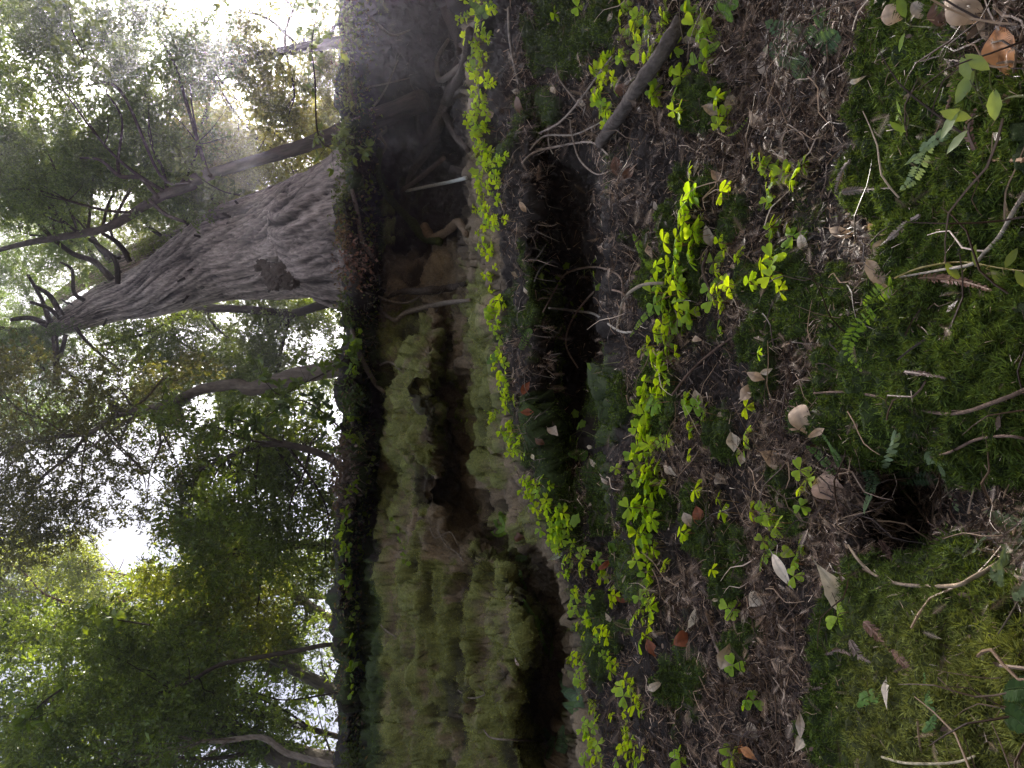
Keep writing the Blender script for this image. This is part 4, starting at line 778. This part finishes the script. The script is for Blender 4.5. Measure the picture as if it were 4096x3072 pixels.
sprig('vine', 'bright vine sprig of five lobed leaves at the lower end of the middle hollow', [(598, 438), (586, 432), (575, 428)], [(576, 418, 1.1), (584, 420, 1.2), (577, 430, 1), (570, 436, 1), (576, 444, 1)], .036, LG)
sprig('vine', 'bright vine sprig with four lobed leaves highest over the middle hollow', [(566, 280), (556, 276), (545, 270)], [(544, 265, .9), (550, 272, 1.1), (541, 280, 1), (547, 286, .9)], .036, LG)
sprig('vine', 'narrow upright lobed leaf pair over the middle hollow', [(566, 282), (562, 276), (564, 268)], [(563, 268, 1.1), (560, 279, .9), (558, 285, .7)], .036, LG)
sprig('vine', 'drooping vine sprig on the lower edge of the middle hollow near the top', [(592, 262), (590, 270), (596, 280)], [(584, 270, .9), (593, 262, .9), (578, 280, .9), (594, 278, 1.1), (601, 284, 1)], .036, LG)
sprig('vine', 'small pair of lobed leaves under the straight pale twig', [(592, 320), (582, 314), (576, 308)], [(573, 306, .9), (577, 315, .9), (583, 311, .8)], .034, LG)
sprig('vine', 'lone lobed leaf on a bare curved stem in the middle hollow', [(620, 362), (605, 364), (594, 366)], [(591, 370, 1.1)], .036, LG)
sprig('vine', 'small bright lobed sprig growing from the bare rock recess', [(470, 428), (464, 426), (457, 424)], [(456, 418, .9), (462, 419, .9), (456, 430, .9), (463, 430, .8), (467, 422, .8), (452, 424, .7)], .034, LG)
sprig('vine', 'single bright lobed leaf among the upper sorrel row by the white stick', [(488, 172), (482, 172), (478, 170)], [(479, 173, 1.6)], .04, (.22, .34, .04))
sprig('vine', 'pair of bright lobed leaves at the top of the lower hollow slope', [(578, 268+270), (572, 534), (570, 530)], [(571, 526, 1.4), (568, 536, 1.2)], .04, LG)
sprig('vine', 'broad lobed leaf pair on the litter under the mossy rock', [(622, 560), (614, 556), (610, 552)], [(615, 552, 1.3), (609, 545, 1.2)], .038, (.13, .24, .03))
hang = [([(366, 510), (370, 524), (369, 535)], 8, 'vine strand of small leaves hanging over the rock lip beside the blue sky gap side'), ([(388, 512), (396, 524), (398, 540), (404, 552), (406, 563)], 12, 'long vine strand trailing down the mossy rock face'), ([(362, 545), (362, 556), (360, 568)], 9, 'short vine strand below the long trailing strand'),
        ([(352, 578), (356, 592), (355, 606), (350, 618)], 14, 'leafy vine strand on the mossy lip left of the slanting trunks'), ([(348, 634), (352, 648), (356, 660), (362, 668)], 14, 'leafy vine strand on the lip under the rough grey trunk'), ([(346, 700), (352, 690), (350, 676)], 5, 'thin vine strand near the lower dark lip'),
        ([(376, 470), (368, 480), (366, 492)], 8, 'vine strand with round leaves at the dark slot under the lip'), ([(372, 455), (370, 462), (366, 468)], 5, 'tiny vine strand beside the dark slot')]
for pts, n, lab in hang: sprig('vine', lab, pts, n, .055, LG, lift=.08, tv=LBV, tf=LBF)
edge_p = [(348, 334), (350, 345), (346, 352), (350, 362), (345, 372), (348, 480), (342, 490), (340, 510), (338, 520), (337, 532), (338, 545), (340, 556), (340, 568), (341, 580), (343, 592), (346, 640), (347, 652), (346, 664), (346, 418), (344, 438), (340, 25), (340, 60), (341, 100), (340, 140), (349, 398), (352, 440)]
for i, (a, b) in enumerate(edge_p):
    sprig('vine', f'leafy shoot on the skyline lip of the bank, {ordn(i)} counted along the lip', [(a+12, b), (a+7, b+rng.uniform(-3, 3)), (a+4, b+rng.uniform(-5, 5))], int(rng.integers(7, 13)), .070, LG if i < 20 else (.12, .17, .05), lift=.12, ang=.3)
for i, b in enumerate(range(180, 245, 9)):
    sprig('vine', f'sorrel-like shoot on the shaggy root lip below the redwood, {ordn(i)} from the photo top', [(372, b), (369, b+2), (366, b+4)], 6, .040, (.14, .2, .04), lift=.08)
# mats of roots, dry leaves and small green leaves over the lip
sb = MB()
n = 12000; idx, p, nn = pick(sst(334, 340, PX)*sst(372, 362, PX)*np.clip(.6+nz, 0, 1), n)
dm = rng.random(n) < .6; colr = np.where(dm[:, None], np.array([.09, .12, .028]), np.array([.13, .09, .06]))*rng.uniform(.5, 1.6, (n, 1))
scat(sb, bl, blf, p+nn*rng.uniform(.0, .12, (n, 1)), frame(nrm(rv(n)-DU*.5), rv(n)), rng.uniform(.02, .05, n), colr)
tag(sb.build('undergrowth', M_fern, smooth=False), 'tangled low undergrowth draping over the skyline lip of the bank', 'undergrowth', kind='stuff')
def shrub(px, py, rx, ry, n, col, leaf, label, name='shrub', lift=.15, stems=10, twigc=(.1, .07, .05), mat=None):
    p, nn = hit(px+4, py); c0 = p+nrm(CAM-p)*lift; D = float((c0-CAM)@FWD); root = empty(name, p, label, 'shrub', 'shrubs on the lip of the bank')
    q = rv(n)*(rng.random((n, 1))**.5); c = c0-UP*q[:, :1]*rx/F*D+RIGHT*q[:, 1:2]*ry/F*D+FWD*q[:, 2:3]*.25
    b = MB(); scat(b, OVV, OVF, c, frame(nrm(rv(n)-DU*.3), nrm(rv(n)+DU*.5)), leaf*rng.uniform(.6, 1.2, n), np.asarray(col)*rng.uniform(.5, 1.5, (n, 1))); b.build('foliage', mat or M_fern, root, smooth=False, origin=p)
    s = MB()
    for k in range(stems):
        e = c[rng.integers(0, n)]; tube(s, [p, (p+e)/2+rv(1)[0]*.05, e, e+rv(1)[0]*.08], [.004, .003, .002, .001], twigc, n=4, k=3)
    s.build('stem', M_root, root, origin=p)
shrub(350, 262, 24, 30, 260, (.15, .075, .05), .05, 'dry red brown shrub on the lip at the foot of the redwood', lift=.3, stems=40, mat=M_dry)
shrub(340, 472, 15, 46, 420, (.11, .08, .06), .07, 'heap of dry grey brown leaves caught on the dark lip', lift=.3, stems=30, mat=M_dry)
shrub(290, 385, 30, 34, 0+420, (.05, .09, .02), .085, 'glossy broad leaved seedling shrub over the lip below the crooked trunk', lift=.0, stems=24) if False else None
shrub(338, 200, 9, 26, 260, (.08, .10, .04), .05, 'low shrub on the lip below the inner edge of the huge redwood', lift=.2, stems=20)
shrub(340, 236, 8, 20, 200, (.12, .08, .055), .05, 'sparse dry shrub on the lip in front of the huge redwood', lift=.2, stems=24)
shrub(341, 312, 10, 22, 220, (.06, .09, .025), .05, 'small green shrub on the lip just past the redwood foot', lift=.2, stems=16)
shrub(344, 15, 14, 40, 300, (.09, .12, .04), .05, 'pale green shrub at the photo top on the lip', lift=.2, stems=24)
shrub(345, 90, 12, 40, 240, (.09, .11, .04), .05, 'wispy shrub on the lip above the dark hollow', lift=.2, stems=30)
shrub(342, 148, 12, 30, 240, (.07, .10, .03), .05, 'low shrub on the lip at the foot of the leaning trunk', lift=.2, stems=30)
shrub(345, 400, 14, 24, 260, (.05, .085, .02), .05, 'dark green shrub on the lip below the crooked trunk', lift=.2, stems=20)
shrub(346, 758, 12, 20, 220, (.06, .085, .02), .05, 'dark shrub on the lip at the photo bottom', lift=.2, stems=14)
# nearer hanging sprays of broad bright leaves in front of the far canopy
def leafspray(pts, d, n, leaf, col, label, name='leafy_branch'):
    P = np.array([pt(a, b, d) for a, b in pts]); root = empty(name, P[0], label, 'branch', 'leafy branches hanging in front of the far trees')
    s = MB(); tube(s, P, np.linspace(.012, .004, len(P)), BK2, n=5, k=5); Q = smooth_path(P, 8)
    b = MB()
    for t in range(n):
        q = Q[rng.integers(0, len(Q))]+rv(1)[0]*leaf*rng.uniform(.3, 2.6); m_ = int(rng.integers(4, 8)); ax = rv(m_)*1.0
        tube(s, [Q[int(np.argmin(np.linalg.norm(Q-q, axis=1)))], q], [.003, .002], BK2, n=3, k=1)
        scat(b, OVV, OVF, np.repeat(q[None], m_, 0), frame(nrm(ax+np.array([0, -.2, -.2])), nrm(rv(m_)+DU)), leaf*rng.uniform(.7, 1.2, m_), np.asarray(col)*rng.uniform(.7, 1.3, (m_, 1)))
    s.build('stem', M_bark, root, origin=P[0]); b.build('foliage', M_canopy, root, smooth=False, origin=P[0])
leafspray([(352, 352), (330, 370), (300, 385), (280, 395), (262, 378)], 7.0, 34, .10, (.07, .12, .02), 'broad leaved branch over the base of the crooked trunk')
leafspray([(352, 440), (320, 410), (292, 400), (262, 420), (240, 430)], 7.5, 40, .11, (.04, .075, .015), 'dark glossy branch of broad leaves below the crooked trunk')
leafspray([(60, -10), (70, 12), (72, 30), (84, 55), (78, 62)], 8, 26, .12, (.13, .20, .03), 'sunlit hanging branch near the top left corner')
leafspray([(352, 150), (320, 140), (315, 80), (312, 40), (322, -5)], 7, 30, .10, (.10, .15, .04), 'thin leafy branch on the lip at the photo top')
leafspray([(240, 195), (220, 190), (190, 170), (180, 150)], 9.5, 30, .10, (.09, .13, .035), 'leafy branch hanging across the leaning trunk')
leafspray([(150, 625), (118, 620), (110, 618), (104, 614)], 8.5, 6, .14, (.13, .2, .03), 'small bright cluster of narrow leaves in the lower left canopy')
leafspray([(60, 690), (40, 705), (30, 720), (48, 712)], 8.0, 14, .13, (.08, .14, .02), 'bright leaf cluster near the bottom left of the photo')
leafspray([(352, 690), (290, 700), (262, 695), (250, 690)], 8.0, 20, .09, (.12, .19, .02), 'yellow green branch in front of the sky by the grey trunk')
# ------------------------------------------------------------------ ferns
def frond(mb, P, width, col, n=18, taper=True, droop=.2, nrmv=None):
    Q = smooth_path(P, 8); L = len(Q); T = nrm(np.gradient(Q, axis=0)); idx = np.linspace(.1, .985, n)*(L-1)
    tube(mb, P, np.linspace(width*.035, width*.012, len(P)), np.asarray(col)*.7, n=4, k=4)
    c = Q.mean(0); nn = nrm(nrm(CAM-c)*.9+DU*.4+rv(1)[0]*.2) if nrmv is None else nrmv
    for j, t in enumerate(idx):
        u = t/(L-1); q = Q[int(t)]; ww = width*(math.sin(math.pi*min(1, .22+u*.76))**.8); x = T[int(t)]; side = nrm(np.cross(nn, x))
        for s in (-1, 1):
            d = nrm(side*s+x*.35-nn*droop*.5+rv(1)[0]*.08); sp = np.linalg.norm(Q[-1]-Q[0])/n
            scat(mb, OVV, OVF, q[None], frame(d[None], (nn+rv(1)[0]*.2)[None]), np.array([[ww*.55, sp*1.9, ww*.5]]), (np.asarray(col)*rng.uniform(.8, 1.2))[None])
def fern(fr_, width_px, col, label, lift=.08, n=18):
    P0 = None; root = None
    for pts in fr_:
        P = []
        for j, (a, b) in enumerate(pts):
            p, nn = hit(a, b); P.append(p+nrm(CAM-p)*(lift*(.3+.7*j/max(1, len(pts)-1))))
        P = np.array(P); D = float((P[0]-CAM)@FWD)
        if root is None: P0 = P[0]; root = empty('fern', P0, label, 'fern', 'ferns on the bank')
        b = MB(); frond(b, P, width_px/F*D, col, n); b.build('frond', M_fern, root, smooth=False, origin=P0)
print('leaves', NL)
GB = (.10, .17, .085); BR = (.20, .33, .03); MG = (.09, .17, .035); PG = (.24, .33, .17)
fern([[(657, 272), (650, 262), (642, 250), (633, 234)]], 15, BR, 'bright yellow green fern frond at the top end of the dense sorrel row')
fern([[(662, 305), (650, 312), (640, 322), (630, 337)]], 8, BR, 'slim lime fern frond pointing up beside the dense sorrel row')
fern([[(894, 283), (884, 290), (874, 298), (864, 305)]], 22, BR, 'comb-like bright fern under the smooth oval tan leaf', n=14)
fern([[(878, 308), (862, 322), (852, 335), (848, 352), (862, 372)]], 17, (.17, .30, .02), 'broad toothed bright green frond hanging over the litter', n=17)
fern([[(810, 45), (795, 35), (780, 30), (766, 22)], [(800, 60), (785, 55), (775, 48), (764, 50)], [(812, 50), (818, 35), (824, 20), (812, 12)], [(808, 58), (800, 70), (795, 78)], [(818, 50), (828, 42), (838, 32)]], 26, GB, 'glaucous blue green fern clump above the needle heap')
fern([[(972, 112), (955, 128), (935, 140), (905, 165)], [(930, 140), (922, 160), (912, 180), (900, 190)]], 16, PG, 'pale blue green fern frond on the dark moss near the top right')
fern([[(1012, 560), (1005, 545), (985, 540), (972, 552)], [(1014, 560), (1003, 568), (990, 575)], [(1030, 545), (1010, 552), (1000, 570), (1001, 585)], [(1034, 525), (1020, 530), (1000, 520), (985, 512)], [(1036, 575), (1024, 580), (1018, 600)]], 26, (.15, .20, .09), 'large green fern at the right edge of the lower half', lift=.09)
fern([[(928, 448), (938, 465), (948, 485), (958, 512)]], 19, PG, 'pale toothed frond hanging beside the dark lower hollow', lift=.07)
fern([[(897, 428), (892, 450), (882, 470), (868, 500), (864, 512)]], 9, PG, 'thin pale fern frond curving down from the moss mound', lift=.06)
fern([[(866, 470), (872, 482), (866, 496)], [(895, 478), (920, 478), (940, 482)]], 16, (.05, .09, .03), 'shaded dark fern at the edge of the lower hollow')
fern([[(835, 478), (825, 462), (815, 452), (806, 446)], [(842, 470), (834, 452), (822, 434)]], 10, MG, 'pair of small green fronds above the round veined leaf')
fern([[(880, 698), (872, 695), (862, 700), (858, 706)]], 17, (.15, .28, .06), 'small bright comb fern beside the slim pale leaf')
fern([[(932, 712), (928, 700), (926, 688), (924, 672)], [(934, 715), (930, 725), (922, 732)]], 10, (.14, .26, .08), 'small feathery fern on the lower right moss')
fern([[(584, 705), (576, 700), (566, 690), (560, 672)], [(584, 708), (574, 708), (566, 704)], [(583, 700), (580, 690), (573, 680)]], 15, GB, 'blue green fern clump under the mossy rock')
fern([[(568, 750), (558, 745), (548, 738), (544, 728)], [(566, 745), (562, 735), (564, 726)], [(556, 738), (550, 748), (547, 760)]], 12, GB, 'lowest blue green fern clump in the bottom hollow')
fern([[(508, 528), (500, 526), (494, 520)], [(508, 528), (502, 518), (500, 512)], [(506, 530), (498, 534), (492, 532)]], 9, (.14, .24, .03), 'bright lobed fern tuft on the bare sandstone ledge')
fern([[(588, 456), (578, 455), (568, 455)]], 14, (.12, .24, .03), 'little comb fern below the five leaved vine sprig')
fern([[(498, 355), (492, 359), (487, 364)]], 8, (.14, .26, .06), 'tiny fern on the ledge below the moss curtain')
fern([[(715, 12), (724, 12), (733, 20)], [(716, 5), (728, 3), (738, 6)]], 16, (.15, .29, .05), 'bright fern frond at the photo top beside the sorrel cluster')
fern([[(478, 18), (484, 12), (492, 4)], [(480, 16), (476, 8), (470, 2)]], 12, (.12, .2, .07), 'fern at the very top end of the upper sorrel row')
fern([[(520, 350), (528, 334), (532, 330)]], 9, MG, 'small dim fern in the litter under the upper row')
fern([[(522, 600), (530, 612), (545, 625)], [(525, 590), (521, 580), (520, 570)], [(535, 615), (540, 635), (548, 655)], [(545, 630), (552, 642), (550, 662)]], 6, (.10, .2, .03), 'narrow dangling ferns in the undercut beside the mossy rock')
fern([[(515, 558), (521, 558), (527, 558)]], 8, (.12, .2, .05), 'tiny comb fern at the foot of the green moss lobe')
fern([[(1014, 700), (1024, 708), (1034, 715)], [(1000, 712), (1014, 718), (1026, 728)], [(1004, 690), (1020, 688), (1034, 690)]], 24, (.05, .10, .02), 'dark fern in the lower right corner', lift=.08)
fern([[(700, 52), (712, 48), (720, 42)]], 8, BR, 'very small bright fern near the top cluster')
fern([[(750, 175-60), (737, 132), (725, 136)]], 3, BR, 'beaded thread-like fern frond on the grey ribbed leaves')
# slender plant with opposite leaves at the right edge
sprig('seedling', 'pale stemmed seedling with paired narrow leaves at the upper right edge', [(1030, 96), (1008, 98), (985, 112), (970, 120)], [(966, 95, 1.3), (960, 108, 1.3), (970, 80, 1.2), (975, 70, 1.1), (990, 70, 1), (995, 88, 1.1), (972, 118, 1.2), (968, 130, 1)], .028, (.28, .38, .14), OVV, OVF, lift=.10)
sprig('seedling', 'upright bright leaf pair on the dark moss near the top right', [(940, 28), (925, 27), (912, 26)], [(906, 18, 1.3), (905, 33, 1.3)], .028, (.26, .38, .06), OVV, OVF, lift=.06)
sprig('seedling', 'small bright pinnate seedling on the dark moss', [(925, 128), (915, 126), (905, 124)], [(902, 116, 1), (904, 124, 1), (906, 132, 1.1), (900, 112, .8)], .024, (.26, .38, .06), OVV, OVF, lift=.05)
sprig('seedling', 'long yellow stem with narrow leaves lying over moss at right centre', [(895, 278), (920, 268), (960, 262), (1000, 268), (1030, 272)], [(945, 262, 1.4), (975, 266, 1), (990, 270, 1.2), (1005, 268, 1), (1015, 270, 1)], .026, (.22, .27, .05), OVV, OVF, lift=.05, sc_=(.35, .30, .12))
# brown redwood sprays lying on the slope
spl = [([(864, 622), (878, 636), (892, 650), (908, 668)], 17, (.24, .14, .10), 'thick brown needle spray lying on the lower moss'), ([(905, 30+250), (935, 278), (965, 282), (990, 290)], 14, (.20, .11, .07), 'brown needle spray drooping from the pale branch over moss'), ([(762, 452), (785, 455), (810, 464), (832, 476)], 6, (.34, .26, .19), 'pale bare needle stem above the round veined leaf'),
       ([(975, 150), (968, 130), (975, 110)], 9, (.2, .12, .09), 'small brown spray by the pale seedling'), ([(1024, 160), (1000, 160), (972, 156)], 16, (.30, .17, .09), 'orange brown needle spray at the right edge'), ([(960, 20), (962, 60), (950, 100), (935, 135)], 8, (.22, .13, .09), 'long brown spray crossing the dark moss near the top'),
       ([(842, 192), (860, 190), (890, 188)], 10, (.2, .16, .13), 'level grey brown spray on dark moss'), ([(850, 160), (842, 172), (836, 190)], 10, (.22, .17, .14), 'small upright spray near the needle heap'), ([(920, 215), (905, 225), (890, 238), (876, 250)], 8, (.3, .24, .2), 'pale grey spray on moss above the oval tan leaf'),
       ([(905, 372), (925, 374), (945, 378)], 9, (.17, .12, .1), 'brown spray on the middle moss mound'), ([(832, 540), (838, 560), (842, 580)], 12, (.17, .11, .09), 'brown spray at the rim of the lower hollow'), ([(880, 540), (888, 555), (900, 568)], 11, (.16, .09, .07), 'dark spray inside the lower hollow'), ([(790, 700), (805, 690), (822, 688)], 10, (.2, .15, .12), 'spray on litter near the bottom'), ([(850, 640), (858, 655), (870, 662)], 11, (.25, .19, .16), 'grey spray tucked into the yellow moss'),
       ([(825, 655), (838, 650), (850, 655)], 10, (.22, .16, .13), 'fanned spray beside the yellow moss'), ([(770, 595), (776, 606), (772, 616)], 9, (.3, .25, .22), 'pale spray under the curled leaves')]
for pts, wd, col, lab in spl:
    P = []
    for j, (a, b) in enumerate(pts): P.append(onb(a, b, 0)+nrm(CAM-onb(a, b, 0))*.03)
    P = np.array(P); D = float((P[0]-CAM)@FWD); b = MB(); W = wd/F*D; Q = smooth_path(P, 8); T = nrm(np.gradient(Q, axis=0)); n = max(12, int(np.linalg.norm(P[-1]-P[0])/.0055)); nn = nrm(CAM-P.mean(0))
    tube(b, P, np.linspace(.0022, .001, len(P)), np.asarray(col)*.8, n=4, k=4)
    for t in np.linspace(0, 1, n):
        i = int(t*(len(Q)-1)); ww = W*.62*(math.sin(math.pi*min(1, .2+t*.7)))
        for s in (-1, 1):
            d = nrm(np.cross(nn, T[i])*s+T[i]*.8+rv(1)[0]*.15); scat(b, OVV, OVF, Q[i][None], frame(d[None], nn[None]+rv(1)*.3), np.array([[ww, .004/.44*.8, ww*.3]]), (np.asarray(col)*rng.uniform(.6, 1.35))[None])
    o = b.build('needle_spray', M_dry, smooth=False, origin=P[0]); o.location = tuple(P[0]); tag(o, lab, 'needle spray', 'dead needle sprays on the bank')

# ------------------------------------------------------------------ haze volume added to make the sun glow and veiling glare
hz = bpy.data.materials.new('glow_haze'); hz.use_nodes = True; N = hz.node_tree.nodes; N.remove(N['Principled BSDF'])
pv = N.new('ShaderNodeVolumePrincipled'); pv.inputs['Density'].default_value = HAZE; pv.inputs['Anisotropy'].default_value = .86; pv.inputs['Color'].default_value = (.84, .82, 1, 1)
hz.node_tree.links.new(pv.outputs[0], N['Material Output'].inputs['Volume'])
import bmesh
me = bpy.data.meshes.new('haze'); bm = bmesh.new(); bmesh.ops.create_cube(bm, size=1); bm.to_mesh(me); bm.free(); me.materials.append(hz)
ho = bpy.data.objects.new('haze', me); COL.objects.link(ho); ho.scale = (260, 260, 90); ho.location = (0, 10, 43); tag(ho, 'thin bluish haze added for the glow round the sun', 'haze', kind='stuff')
